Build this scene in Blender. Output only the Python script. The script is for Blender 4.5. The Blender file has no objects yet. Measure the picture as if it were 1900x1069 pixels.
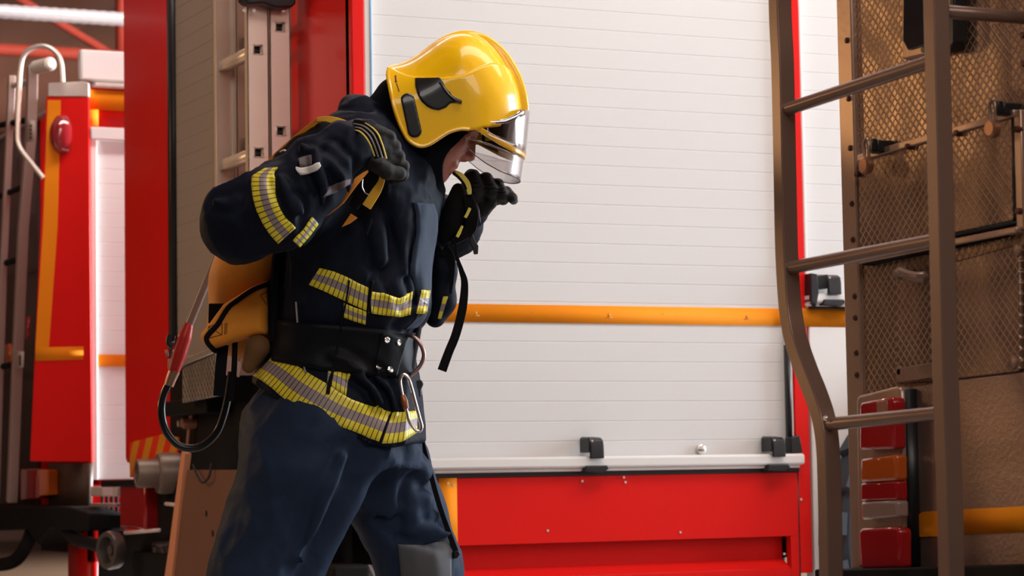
import bpy, bmesh, math, random
import numpy as np
from mathutils import Vector, Matrix, Quaternion
random.seed(7)
rng = np.random.default_rng(11)
SC = bpy.context.scene
COL = SC.collection

# ------------------------------------------------------------------ camera
FPX = 4600.0
CX, CY = 950.0, 534.5
TH = math.radians(25.0)                      # the camera looks 25 deg off the vehicles' width axis
CAM = np.array([-2.70, -6.905, 0.78])
PITCH = math.atan((882 - 534.5) / FPX)
ROLL = math.radians(0.95)
hf = np.array([math.sin(TH), math.cos(TH), 0.0])
hr = np.array([math.cos(TH), -math.sin(TH), 0.0])
up0 = np.array([0, 0, 1.0])
FWD = hf * math.cos(PITCH) + up0 * math.sin(PITCH)
UPV = -hf * math.sin(PITCH) + up0 * math.cos(PITCH)
RGT = hr.copy()
_r = RGT * math.cos(ROLL) - UPV * math.sin(ROLL)
_u = RGT * math.sin(ROLL) + UPV * math.cos(ROLL)
RGT, UPV = _r, _u
cam_d = bpy.data.cameras.new('camera')
cam_d.sensor_width = 36.0
cam_d.lens = FPX * 36.0 / 1900.0
cam_d.clip_start = 0.1
cam_d.clip_end = 200
cam_d.dof.use_dof = True
cam_d.dof.focus_distance = 5.75
cam_d.dof.aperture_fstop = 7.0
cam = bpy.data.objects.new('camera', cam_d)
M = Matrix(((RGT[0], UPV[0], -FWD[0], CAM[0]), (RGT[1], UPV[1], -FWD[1], CAM[1]), (RGT[2], UPV[2], -FWD[2], CAM[2]), (0, 0, 0, 1)))
cam.matrix_world = M
COL.objects.link(cam)
SC.camera = cam

# ------------------------------------------------------------------ light
SC.view_settings.view_transform = 'Standard'
SC.view_settings.look = 'None'
SC.view_settings.gamma = 1.0
SC.view_settings.use_curve_mapping = False
SC.view_settings.exposure = 0.22
w = bpy.data.worlds.new('world')
SC.world = w
w.use_nodes = True
bg = w.node_tree.nodes['Background']
bg.inputs[0].default_value = (0.62, 0.36, 0.27, 1)
bg.inputs[1].default_value = 0.07

def area(name, loc, target, sx, sy, power, color, spread=180):
    d = bpy.data.lights.new(name, 'AREA')
    d.shape = 'RECTANGLE'
    d.size, d.size_y = sx, sy
    d.energy = power
    d.color = color
    d.spread = math.radians(spread)
    o = bpy.data.objects.new(name, d)
    o.location = loc
    v = Vector(target) - Vector(loc)
    o.rotation_euler = v.to_track_quat('-Z', 'Y').to_euler()
    COL.objects.link(o)
    return o

# daylight through the open garage doors in front of the vehicles (+x) and the roof light over the aisle
area('garage_door_daylight', (9.6, -1.7, 2.3), (0.0, -1.45, 1.3), 4.6, 4.2, 960, (0.76, 0.90, 1.0))
area('aisle_roof_light', (1.6, -2.3, 4.45), (1.3, -0.3, 1.0), 5.0, 1.4, 125, (1.0, 0.93, 0.86))
area('front_fill', (-2.0, -7.6, 4.6), (-0.3, -1.0, 1.1), 5.0, 2.4, 165, (1.0, 0.94, 0.87))  # added soft fill for the camera-facing sides, not a known fixture
# the bay on the far side gets its own door and lamps
area('far_bay_daylight', (7.6, 2.9, 2.2), (0.0, 3.1, 1.6), 0.9, 3.4, 2900, (0.86, 0.95, 1.0))
area('far_bay_lamp', (0.6, 1.6, 4.5), (0.6, 3.2, 1.6), 2.5, 0.6, 70, (1.0, 0.96, 0.92))
area('far_hall_lamp', (7.4, 13.5, 3.9), (7.0, 13.5, 0.0), 4.0, 4.0, 420, (1.0, 0.72, 0.52))
area('ceiling_bounce_fill', (2.0, 19.0, 2.2), (2.0, 19.0, 5.0), 6.0, 6.0, 120, (1.0, 0.72, 0.56))  # added fill standing in for light bounced off the floor onto the ceiling
# warm lamps along the hall behind the vehicles
area('warm_hall_lamp', (-7.0, 2.0, 3.0), (0.0, 0.0, 1.2), 1.8, 1.4, 38, (1.0, 0.66, 0.42))
area('warm_wall_lamp', (-2.6, 1.9, 2.25), (0.0, -3.6, 1.7), 0.34, 0.28, 13, (1.0, 0.62, 0.28))
area('warm_wall_lamp', (-2.9, 2.4, 1.35), (0.0, -3.6, 1.3), 0.26, 0.26, 7, (1.0, 0.62, 0.28))

# ------------------------------------------------------------------ pixel <-> place helpers (the camera's own geometry)
def ray(px, py):
    return FWD + (px - CX) / FPX * RGT + (CY - py) / FPX * UPV
def PX(px, py, x):          # where the sight line meets the plane x = const
    r = ray(px, py); t = (x - CAM[0]) / r[0]
    p = CAM + r * t; return p
def PY(px, py, y):
    r = ray(px, py); t = (y - CAM[1]) / r[1]
    return CAM + r * t
def PD(px, py, d):
    return CAM + ray(px, py) * d

# ------------------------------------------------------------------ materials
MATS = {}
def nd(nt, typ, **kw):
    n = nt.nodes.new(typ)
    for k, v in kw.items():
        setattr(n, k, v)
    return n
def mat(name, color, rough=0.5, metal=0.0, coat=0.0, bump=0.0, bscale=40.0, var=0.0, vscale=6.0, sheen=0.0, trans=0.0, ior=1.45, emis=None, estr=0.0, spec=None):
    if name in MATS: return MATS[name]
    m = bpy.data.materials.new(name); m.use_nodes = True
    nt = m.node_tree; b = nt.nodes['Principled BSDF']
    b.inputs['Base Color'].default_value = (*color, 1)
    b.inputs['Roughness'].default_value = rough
    b.inputs['Metallic'].default_value = metal
    b.inputs['Coat Weight'].default_value = coat
    b.inputs['Coat Roughness'].default_value = 0.04
    b.inputs['Sheen Weight'].default_value = sheen
    b.inputs['Transmission Weight'].default_value = trans
    b.inputs['IOR'].default_value = ior
    if spec is not None: b.inputs['Specular IOR Level'].default_value = spec
    if emis:
        b.inputs['Emission Color'].default_value = (*emis, 1); b.inputs['Emission Strength'].default_value = estr
    tc = nd(nt, 'ShaderNodeTexCoord')
    if var > 0:
        n = nd(nt, 'ShaderNodeTexNoise'); n.inputs['Scale'].default_value = vscale; n.inputs['Detail'].default_value = 5
        nt.links.new(tc.outputs['Object'], n.inputs['Vector'])
        mx = nd(nt, 'ShaderNodeMix', data_type='RGBA')
        mx.inputs[6].default_value = (*[c * (1 - var) for c in color], 1)
        mx.inputs[7].default_value = (*[min(1, c * (1 + var)) for c in color], 1)
        nt.links.new(n.outputs['Fac'], mx.inputs[0]); nt.links.new(mx.outputs[2], b.inputs['Base Color'])
    if bump > 0:
        n = nd(nt, 'ShaderNodeTexNoise'); n.inputs['Scale'].default_value = bscale; n.inputs['Detail'].default_value = 4
        nt.links.new(tc.outputs['Object'], n.inputs['Vector'])
        bp = nd(nt, 'ShaderNodeBump'); bp.inputs['Strength'].default_value = bump; bp.inputs['Distance'].default_value = 0.004
        nt.links.new(n.outputs['Fac'], bp.inputs['Height']); nt.links.new(bp.outputs[0], b.inputs['Normal'])
    MATS[name] = m
    return m
def math_node(nt, op, a, b=None, clamp=False):
    n = nd(nt, 'ShaderNodeMath', operation=op); n.use_clamp = clamp
    for i, v in enumerate((a, b)):
        if v is None: continue
        if isinstance(v, (int, float)): n.inputs[i].default_value = v
        else: nt.links.new(v, n.inputs[i])
    return n.outputs[0]

# ------------------------------------------------------------------ objects
def link(name, me, parent=None, mt=None):
    o = bpy.data.objects.new(name, me)
    COL.objects.link(o)
    if parent is not None:
        o.parent = parent
    if mt is not None and not me.materials:
        me.materials.append(mt)
    return o
def origin_of(parent):
    v = Vector((0, 0, 0)); p = parent
    while p is not None:
        v += p.location; p = p.parent
    return np.array(v)
def thing(name, label, cat, loc=(0, 0, 0), group=None):
    o = bpy.data.objects.new(name, None); COL.objects.link(o); o.empty_display_size = 0.1
    o.location = loc; o['label'] = label; o['category'] = cat
    if group: o['group'] = group
    return o
def tag(o, label, cat, group=None):
    o['label'] = label; o['category'] = cat
    if group: o['group'] = group
    return o

class MB:
    """collects pieces of one mesh, in world coordinates"""
    def __init__(s): s.v = []; s.f = []; s.uv = None
    def add(s, vs, fs):
        n = len(s.v); s.v += [tuple(map(float, p)) for p in vs]; s.f += [tuple(i + n for i in f) for f in fs]; return s
    def box(s, x0, x1, y0, y1, z0, z1):
        x0, x1 = sorted((x0, x1)); y0, y1 = sorted((y0, y1)); z0, z1 = sorted((z0, z1))
        return s.add([(x0, y0, z0), (x1, y0, z0), (x1, y1, z0), (x0, y1, z0), (x0, y0, z1), (x1, y0, z1), (x1, y1, z1), (x0, y1, z1)],
                     [(0, 3, 2, 1), (4, 5, 6, 7), (0, 1, 5, 4), (1, 2, 6, 5), (2, 3, 7, 6), (3, 0, 4, 7)])
    def prism(s, poly, axis, a0, a1):
        """poly of 3d points lying in a plane; pushed along axis vector from a0 to a1"""
        ax = np.array(axis, float); n = len(poly)
        lo = [np.array(p, float) + ax * a0 for p in poly]; hi = [np.array(p, float) + ax * a1 for p in poly]
        return s.add(lo + hi, [tuple(range(n - 1, -1, -1)), tuple(range(n, 2 * n))] + [(i, (i + 1) % n, n + (i + 1) % n, n + i) for i in range(n)])
    def tube(s, pts, r, seg=12, cap=True, square=False, closed=False):
        pts = [np.array(p, float) for p in pts]; n = len(pts)
        rs = r if hasattr(r, '__len__') else [r] * n
        if square: seg = 4
        rings = []; prev = None
        for i in range(n):
            if closed: t = pts[(i + 1) % n] - pts[i - 1]
            else: t = pts[min(i + 1, n - 1)] - pts[max(i - 1, 0)]
            t = t / (np.linalg.norm(t) + 1e-12)
            if prev is None:
                a = np.array([0, 0, 1.0]) if abs(t[2]) < 0.9 else np.array([1.0, 0, 0])
                u = np.cross(t, a)
            else: u = prev - t * np.dot(prev, t)
            u /= np.linalg.norm(u); prev = u; v = np.cross(t, u)
            k = 1.0
            off = math.pi / 4 if square else 0
            rr = rs[i] * (math.sqrt(2) if square else 1)
            rings.append([pts[i] + rr * (math.cos(off + 2 * math.pi * j / seg) * u + math.sin(off + 2 * math.pi * j / seg) * v) for j in range(seg)])
        vs = [p for rg in rings for p in rg]; fs = []
        for i in range(n - (0 if closed else 1)):
            a = i * seg; b = ((i + 1) % n) * seg
            for j in range(seg):
                fs.append((a + j, a + (j + 1) % seg, b + (j + 1) % seg, b + j))
        if cap and not closed:
            fs.append(tuple(range(seg - 1, -1, -1))); fs.append(tuple((n - 1) * seg + j for j in range(seg)))
        return s.add(vs, fs)
    def lathe(s, c, axis, prof, seg=32):
        """prof = [(distance along axis, radius)]"""
        ax = np.array(axis, float); ax /= np.linalg.norm(ax)
        a = np.array([0, 0, 1.0]) if abs(ax[2]) < 0.9 else np.array([1.0, 0, 0])
        u = np.cross(ax, a); u /= np.linalg.norm(u); v = np.cross(ax, u); c = np.array(c, float)
        vs = []; fs = []
        for (h, r) in prof:
            for j in range(seg):
                t = 2 * math.pi * j / seg
                vs.append(c + ax * h + max(r, 1e-5) * (math.cos(t) * u + math.sin(t) * v))
        for i in range(len(prof) - 1):
            for j in range(seg):
                fs.append((i * seg + j, i * seg + (j + 1) % seg, (i + 1) * seg + (j + 1) % seg, (i + 1) * seg + j))
        fs.append(tuple(range(seg - 1, -1, -1))); fs.append(tuple((len(prof) - 1) * seg + j for j in range(seg)))
        return s.add(vs, fs)
    def build(s, name, mt, parent=None, bevel=0.0, smooth=False, uvs=None):
        off = origin_of(parent)
        me = bpy.data.meshes.new(name)
        vs = (np.array(s.v) - off)
        me.from_pydata(vs.tolist(), [], s.f)
        me.validate(); 
        bm = bmesh.new(); bm.from_mesh(me); bmesh.ops.recalc_face_normals(bm, faces=bm.faces)
        for e in bm.edges: 
            if len(e.link_faces) == 2 and e.calc_face_angle(0) > math.radians(35): e.smooth = False
        bm.to_mesh(me); bm.free()
        me.polygons.foreach_set('use_smooth', [True] * len(me.polygons))
        o = link(name, me, parent, mt)
        if bevel > 0:
            b = o.modifiers.new('bevel', 'BEVEL'); b.width = bevel; b.segments = 2; b.limit_method = 'ANGLE'; b.angle_limit = math.radians(40)
        return o
def bx(name, mt, parent, x0, x1, y0, y1, z0, z1, bevel=0.0):
    return MB().box(x0, x1, y0, y1, z0, z1).build(name, mt, parent, bevel)
def smooth_path(pts, n=8, closed=False):
    pts = [np.array(p, float) for p in pts]; out = []
    N = len(pts)
    for i in range(N if closed else N - 1):
        if closed: p0, p1, p2, p3 = pts[i - 1], pts[i], pts[(i + 1) % N], pts[(i + 2) % N]
        else: p0, p1, p2, p3 = pts[max(i - 1, 0)], pts[i], pts[i + 1], pts[min(i + 2, N - 1)]
        for k in range(n):
            t = k / n
            out.append(0.5 * ((2 * p1) + (-p0 + p2) * t + (2 * p0 - 5 * p1 + 4 * p2 - p3) * t * t + (-p0 + 3 * p1 - 3 * p2 + p3) * t ** 3))
    if not closed: out.append(pts[-1])
    return out
def struct(o):
    o['kind'] = 'structure'; return o
# ------------------------------------------------------------------ materials used on the vehicles and the hall
RED = mat('fire_engine_red_paint', (0.70, 0.012, 0.010), 0.32, coat=0.04, var=0.04, spec=0.18)
DRED = RED
WHITE = mat('white_lacquered_metal', (0.72, 0.70, 0.68), 0.42, var=0.015, vscale=2)
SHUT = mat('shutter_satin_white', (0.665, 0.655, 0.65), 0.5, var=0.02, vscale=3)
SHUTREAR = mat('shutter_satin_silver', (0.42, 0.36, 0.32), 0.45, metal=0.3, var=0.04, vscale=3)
ALU = mat('brushed_aluminium', (0.72, 0.66, 0.60), 0.33, metal=0.75, bump=0.08, bscale=90, var=0.06, vscale=12)
BLACK = mat('black_plastic', (0.012, 0.012, 0.014), 0.35)
RUBBER = mat('black_rubber', (0.015, 0.015, 0.017), 0.75, bump=0.2)
TYRE = mat('dusty_tyre_rubber', (0.045, 0.055, 0.07), 0.8, bump=0.3)
DARK = mat('dark_chassis_paint', (0.009, 0.008, 0.008), 0.7, spec=0.15)
GLASS = mat('dark_cab_glass', (0.02, 0.025, 0.03), 0.08, coat=0.5)
TAPE = mat('orange_yellow_reflective_tape', (0.86, 0.27, 0.010), 0.7, spec=0.12, var=0.04, vscale=14)
BLUE = mat('pale_blue_seal', (0.25, 0.42, 0.60), 0.4)
STEEL = mat('bright_steel', (0.75, 0.74, 0.72), 0.22, metal=1.0)
CHIP = mat('bare_rivet_metal', (0.8, 0.75, 0.7), 0.3, metal=0.6)
EMBLEM = mat('tape_emblem_print', (0.62, 0.22, 0.01), 0.4)

# ------------------------------------------------------------------ the hall
def concrete():
    m = mat('grey_garage_concrete', (0.36, 0.33, 0.30), 0.45, var=0.18, vscale=1.2, bump=0.1, bscale=20)
    return m
FLOOR = concrete()
WALLM = mat('warm_brown_wall_paint', (0.30, 0.17, 0.125), 0.8, var=0.08, vscale=1.5)
CEILM = mat('brown_corrugated_ceiling', (0.26, 0.13, 0.10), 0.8, var=0.1, vscale=0.8)
WALLL = mat('cream_hall_wall_paint', (0.62, 0.52, 0.44), 0.8, var=0.05, vscale=1.5)
TRUSS = mat('red_oxide_steel', (0.50, 0.07, 0.04), 0.6, spec=0.2)
X0, X1, Y0, Y1, ZC = -14.0, 10.0, -16.0, 27.0, 4.75
struct(bx('floor', FLOOR, None, X0, X1, Y0, Y1, -0.1, 0.0))
mb = MB()
n = 24
for i in range(n):                       # corrugated sheet under the roof
    xa = X0 + (X1 - X0) * i / n; xb = X0 + (X1 - X0) * (i + 1) / n
    z = ZC + (0.02 if i % 2 else 0.0)
    mb.box(xa, xb, Y0, Y1, z, ZC + 0.1)
struct(mb.build('ceiling', CEILM))
struct(bx('wall_back', WALLM, None, X0, X1, Y1, Y1 + 0.2, 0, ZC))
struct(bx('wall_left', WALLM, None, X0 - 0.2, X0, Y0, Y1, 0, ZC))
struct(bx('wall_front', WALLM, None, X0, X1, Y0 - 0.2, Y0, 0, ZC))
mb = MB()                                # wall on the door side: piers and lintel round open garage doors
mb.box(X1, X1 + 0.3, Y0, Y1, 4.45, ZC)
for (a, b) in ((Y0, -9.2), (-4.6, -4.1), (0.75, 1.25), (6.6, 7.1), (12, Y1)):
    mb.box(X1, X1 + 0.3, a, b, 0, 4.45)
struct(mb.build('wall_right', WALLM))

def truss(name, y, label, z0=3.35, z1=4.35):
    t = thing(name, label, 'roof beam', (0, y, z0), 'red steel roof trusses')
    MB().box(X0, X1, y - 0.05, y + 0.05, z1 - 0.06, z1 + 0.06).build('top_chord', TRUSS, t)
    MB().box(X0, X1, y - 0.06, y + 0.06, z0 - 0.035, z0 + 0.035).build('bottom_chord', TRUSS, t)
    x = X0 + 0.35; k = 0
    while x < X1 - 0.3:
        MB().tube([(x, y, z1), (x, y, z0)], 0.03, square=True).build('post', TRUSS, t)
        if k % 2 == 0:
            MB().tube([(x + 0.05, y, z1), (x + 1.4, y, z0)], 0.025, square=True).build('brace', TRUSS, t)
        x += 1.45; k += 1
    return t
truss('roof_truss', 10.5, 'red lattice roof truss, the nearer of the two above the far fire engine', 3.87, 4.6)
truss('roof_truss', 21.0, 'red lattice roof truss of the hall, the farther one against the brown ceiling', 4.15, 4.6)
# ribbed silver duct across the top left
a = PY(-30, 14, 4.4); b = PY(560, 62, 4.4)
a[2] = b[2] = (a[2] + b[2]) / 2
mbp = MB(); N = 240
a[0] -= 4
pts = [a + (b - a) * i / N for i in range(N + 1)]
mbp.tube(pts, [0.033 + 0.003 * (i % 2) for i in range(N + 1)], 14)
tag(mbp.build('ventilation_pipe', mat('silver_ribbed_foil', (0.72, 0.74, 0.78), 0.35, metal=0.5, bump=0.5, bscale=60), None), 'ribbed silver pipe running under the hall ceiling at the top left', 'pipe')

# ------------------------------------------------------------------ helpers for vehicles
def poly_x(pix, x):                      # outline on a plane of constant x
    return [PX(a, b, x) for a, b in pix]
def poly_y(pix, y):
    return [PY(a, b, y) for a, b in pix]
def plate_x(name, mt, parent, pix, x, th, bevel=0.0):   # a plate lying on plane x, proud towards -x
    return MB().prism(poly_x(pix, x - th), (1, 0, 0), 0.0, th).build(name, mt, parent, bevel)
def plate_y(name, mt, parent, pix, y, th, bevel=0.0):
    return MB().prism(poly_y(pix, y - th), (0, 1, 0), 0.0, th).build(name, mt, parent, bevel)
def shutter(name, mt, parent, plane, c, u0, u1, z0, z1, pitch=0.062):
    """roller shutter: interlocking slats with a groove between; plane 'x' faces -x, plane 'y' faces -y"""
    prof = []
    z = z0
    while z < z1 - 1e-4:
        zt = min(z + pitch, z1)
        prof += [(z + 0.0000, -0.0012), (z + 0.0010, -0.0012), (z + 0.0030, -0.0025), (zt - 0.0012, -0.0025)]
        z = zt
    prof.append((z1, 0.0))
    vs = []; fs = []
    for (zz, d) in prof:
        for u in (u0, u1):
            vs.append((u, c + d, zz) if plane == 'y' else (c + d, u, zz))
    k = len(prof)
    for i in range(k - 1): fs.append((2 * i, 2 * i + 1, 2 * i + 3, 2 * i + 2))
    n0 = len(vs)
    for zz in (z0, z1):
        for u in (u0, u1):
            vs.append((u, c + 0.02, zz) if plane == 'y' else (c + 0.02, u, zz))
    fs.append((n0, n0 + 1, n0 + 3, n0 + 2))
    o = MB().add(vs, fs).build(name, mt, parent)
    o.data.polygons.foreach_set('use_smooth', [False] * len(o.data.polygons))
    return o
def rivets(name, mt, parent, spots, r=0.006, h=0.004):
    out = []
    for (p, ax) in spots:
        out.append(MB().lathe(p, ax, [(-0.002, r), (h * 0.5, r), (h, r * 0.6), (h, 0.0)], 12).build(name, mt, parent))
    return out
def wheel(parent, cx, cy, side, R=0.5, wid=0.28, lug=True, name='wheel'):
    """tyre with block tread, rim and hub; axis along y; side = outward direction in y"""
    prof = [(-wid / 2 + 0.02, R * 0.58), (-wid / 2, R * 0.66), (-wid / 2 - 0.005, R * 0.8), (-wid / 2 + 0.015, R * 0.93), (-wid / 2 + 0.04, R * 0.965), (wid / 2 - 0.04, R * 0.965), (wid / 2 - 0.015, R * 0.93), (wid / 2 + 0.005, R * 0.8), (wid / 2, R * 0.66), (wid / 2 - 0.02, R * 0.58)]
    mb = MB(); mb.lathe((cx, cy, R), (0, 1, 0), prof, 48)
    if lug:
        K = 22
        for k in range(K):
            for s_ in (-1, 1):
                t = 2 * math.pi * (k + 0.25 * s_) / K
                c_, s2 = math.cos(t), math.sin(t)
                tang = np.array([-s2, 0, c_]); rad = np.array([c_, 0, s2]); ax = np.array([0, 1.0, 0])
                base = np.array([cx, cy, R]) + rad * R * 0.95
                skew = 0.02 * s_
                p = [base + ax * s_ * a_ + tang * (b_ + (skew if a_ > 0.05 else -skew)) for a_, b_ in ((0.012, -0.036), (wid / 2 - 0.006, -0.036), (wid / 2 - 0.006, 0.036), (0.012, 0.036))]
                mb.prism(p, rad, 0.0, R * 0.05)
    w_ = mb.build(name, TYRE, parent)
    MB().lathe((cx, cy, R), (0, side, 0), [(-0.05, R * 0.6), (wid / 2 - 0.03, R * 0.6), (wid / 2 - 0.01, R * 0.57), (wid / 2 - 0.08, R * 0.5), (wid / 2 - 0.10, R * 0.3), (wid / 2 - 0.02, R * 0.24), (wid / 2 + 0.0, R * 0.2), (wid / 2, 0.0)], 32).build('rim', ALU, w_)
    return w_
def cab(parent, x0, x1, y0, y1, zt, mt=None):
    mt = mt or RED
    MB().prism([(x0, y0, 0.45), (x1, y0, 0.45), (x1 + 0.05, y0, 1.2), (x1 - 0.2, y0, zt), (x0, y0, zt)], (0, 1, 0), 0, y1 - y0).build('cab', mt, parent, 0.04)
    for y, s in ((y0, -1), (y1, 1)):
        MB().prism([(x0 + 0.25, y, 1.45), (x1 - 0.2, y, 1.45), (x1 - 0.35, y, zt - 0.25), (x0 + 0.25, y, zt - 0.25)], (0, s, 0), -0.02, 0.012).build('cab_window', GLASS, parent, 0.01)
    MB().prism([(x1 + 0.03, y0 + 0.15, 1.35), (x1 + 0.03, y1 - 0.15, 1.35), (x1 - 0.16, y1 - 0.15, zt - 0.2), (x1 - 0.16, y0 + 0.15, zt - 0.2)], (1, 0, 0.12), -0.03, 0.03).build('windscreen', GLASS, parent)
# ================================================================== fire engine A, in the middle (rear plane x = 0, near side y = 0)
A = thing('fire_engine', 'red fire engine with white roller shutters and orange stripe behind the walking firefighter', 'fire engine', (3.0, 1.25, 0))
YA = 0.0
sx = lambda px, py: PY(px, py, YA)[0]
sz = lambda px, py: PY(px, py, YA)[2]
TOPZ = 2.95
ry = lambda px, py: PX(px, py, 0.0)[1]
rz = lambda px, py: PX(px, py, 0.0)[2]
WA = ry(228, 300)                                    # truck width
sh1 = (sx(698, 500), sx(1457, 500)); zb1 = sz(1100, 850)
sh2 = (sx(1491, 300), 4.0)
zb2 = sz(1530, 545)
print('A width', WA, 'shutter', sh1, zb1, 'sh2', sh2, zb2)
IN = 0.035
# core body set in behind the frame, so that the shutters sit in recesses
zs0 = sz(1200, 881)
core = MB().box(0.03, 5.6, IN, WA - 0.02, zs0, TOPZ - 0.02)
MB().box(sx(815, 940), 5.5, IN + 0.03, WA - 0.06, 0.5, zs0).build('underbody', DARK, A)
core.build('body', RED, A)
xs0 = sx(680, 300); xs1 = sx(1460, 0) ; 
xp0 = sx(1461, 300); xp1 = sx(1489, 300)
MB().box(0.0, xs0, 0.0, IN + 0.02, zs0, TOPZ).build('corner_pillar', RED, A, 0.006)
MB().box(xs0, sh1[0], 0.004, IN + 0.02, zb1 - 0.02, TOPZ).build('shutter_guide', WHITE, A, 0.003)
xb = sx(690, 200)
MB().box(xb - 0.003, xb + 0.004, 0.0, 0.01, zb1, TOPZ).build('guide_seal', BLUE, A)
xp0b, xp1b = PY(1482, 950, 0)[0], PY(1509, 950, 0)[0]
MB().box(sx(1463, 300), sx(1489, 300), 0.0, IN + 0.02, 0.45, TOPZ).build('shutter_pillar', RED, A, 0.003)
MB().box(sx(1457, 500), sx(1463, 300), 0.006, IN + 0.02, zb1 - 0.02, TOPZ).build('shutter_guide', WHITE, A, 0.002)
z1150 = sz(1470, 640)
MB().box(sx(1456.5, 500), sx(1461.5, 500), -0.004, 0.02, zb1, z1150).build('guide_brush', BLACK, A)
MB().box(sx(1489, 300), sx(1494, 300), 0.0, IN + 0.02, sz(1500, 572), TOPZ).build('shutter_guide', WHITE, A, 0.002)
s1 = shutter('roller_shutter', SHUT, A, 'y', IN - 0.006, sh1[0], sx(1457, 500), zb1 - 0.01, TOPZ - 0.02)
s2 = shutter('roller_shutter', SHUT, A, 'y', IN - 0.006, sx(1494, 300), 3.6, zb2 - 0.01, TOPZ - 0.02)
# bottom rails with their clips
def rail(sh, x0, x1, zc, h):
    r = MB()
    r.box(x0, x1, -0.035, 0.02, zc - h * 0.5, zc + h * 0.5)
    r.build('bottom_rail', WHITE, sh, 0.008)
    MB().box(x0, x1 - 0.01, -0.02, 0.02, zc - h * 0.78, zc - h * 0.45).build('rail_lip', WHITE, sh, 0.004)
def clip(sh, px, pyt, pyb, pyl, wpx=28):
    xc = PY(px, pyt, -0.03)[0]; hw = wpx / 2 / 600
    zt = PY(px, pyt, -0.03)[2]; zb_ = PY(px, pyb, -0.03)[2]; zl = PY(px, pyl, -0.03)[2]
    prof = [(-0.03, zt - 0.004), (-0.045, zt - 0.012), (-0.05, zt - 0.03), (-0.05, zb_ ), (-0.038, zb_), (-0.038, zt - 0.03), (-0.03, zt - 0.016), (0.02, zt - 0.016), (0.02, zt)]
    m = MB().prism([(xc - hw, y, z) for y, z in prof], (1, 0, 0), 0, 2 * hw)
    m.box(xc - hw - 0.004, xc - hw + 0.004, -0.045, 0.02, zt - 0.05, zt - 0.004)
    m.build('latch_clip', BLACK, sh, 0.003)
    m = MB().prism([(xc - hw - 0.012, -0.045, zl), (xc + hw + 0.012, -0.045, zl), (xc + hw + 0.02, -0.045, zl - 0.01), (xc + hw, -0.045, zl - 0.022), (xc - hw - 0.02, -0.045, zl - 0.02)], (0, 1, 0), 0, 0.06)
    m.build('latch_foot', BLACK, sh, 0.003)
    MB().lathe((xc - hw + 0.006, -0.047, zt - 0.014), (0, -1, 0), [(0, 0.003), (0.003, 0.003), (0.003, 0)], 10).build('clip_pin', CHIP, sh)
zr = PY(1200, 856, -0.03)[2]
x1r = PY(1493, 852, -0.03)[0]
rail(s1, 0.10, x1r, zr, 0.036)
clip(s1, 1103, 810, 851, 864)
clip(s1, 1440, 809, 848, 862)
# round lock on the shutter and the end stop
p = PY(1299, 834, IN - 0.012)
MB().lathe(p, (0, -1, 0), [(0, 0.015), (0.012, 0.015), (0.014, 0.012), (0.014, 0)], 20).build('shutter_lock', STEEL, s1)
p = PY(1474, 826, -0.005)
MB().prism([PY(1462, 812, -0.01), PY(1478, 808, -0.01), PY(1484, 840, -0.01), PY(1462, 842, -0.01)], (0, 1, 0), -0.02, 0.02).build('end_stop', BLACK, s1, 0.003)
zr2 = PY(1535, 554, -0.03)[2]
rail(s2, PY(1502, 554, -0.03)[0], 3.55, zr2, 0.032)
clip(s2, 1543, 508, 547, 556, 30)
MB().prism([PY(1496, 508, -0.01), PY(1508, 510, -0.01), PY(1511, 545, -0.01), PY(1506, 570, -0.01), PY(1496, 560, -0.01)], (0, 1, 0), -0.03, 0.02).build('end_stop', BLACK, s2, 0.003)
MB().box(sx(1500, 570), 3.6, -0.012, 0.03, sz(1540, 574), sz(1540, 568)).build('lower_seal', BLACK, A)
# panel under the second shutter, white wing over the front wheel
MB().box(sx(1510, 950), 3.6, 0.0, IN + 0.02, 0.40, sz(1540, 575)).build('white_wing_panel', WHITE, A, 0.004)
# dark seal and red panel with pressed step under the first shutter
zs1, zs0 = sz(1200, 872), sz(1200, 881)
MB().box(xs0, sx(1482, 870), -0.004, IN + 0.02, zs0, zs1 + 0.012).build('lower_seal', BLACK, A, 0.002)
# red lower panel: flat upper strip, recessed shelf, flat bottom
xr1 = sx(1481, 950); xr0 = sx(815, 940)
za = sz(1200, 1003); zb_ = sz(1200, 1046); zc_ = sz(1200, 1056)
xe = sx(1468, 1020)
pan = MB()
pan.box(xr0, xr1, 0.0, 0.03, za, zs0)                                   # upper strip
pan.box(xe, xr1, 0.0, 0.03, 0.42, za)
pan.box(xr0, xe, 0.0, 0.03, 0.42, zb_ - 0.03)
pan.prism([(xr0, 0.0, zb_ - 0.03), (xr0, 0.055, zb_), (xr0, 0.055, zb_ - 0.03)], (1, 0, 0), 0, xe - xr0)
pan.box(xr0, xe, 0.055, 0.07, zb_ - 0.03, za)
pan.build('lower_panel', RED, A, 0.002)
MB().box(xr1, xr1 + 0.004, -0.001, 0.03, 0.42, zs0).build('panel_gap', BLACK, A)
tp = MB().box(sx(815, 940), sx(848, 940), -0.0015, 0.004, sz(830, 1012), zs0).build('yellow_marker_strip', TAPE, A)
for (px, py) in ((831, 897), (841, 900), (1080, 893), (1160, 895), (1157, 886), (1016, 985), (1455, 1028), (1486, 927), (1262, 988)):
    MB().lathe(PY(px, py, 0.0), (0, -1, 0), [(-0.002, 0.004), (0.003, 0.004), (0.003, 0)], 10).build('rivet', CHIP, A)
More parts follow.
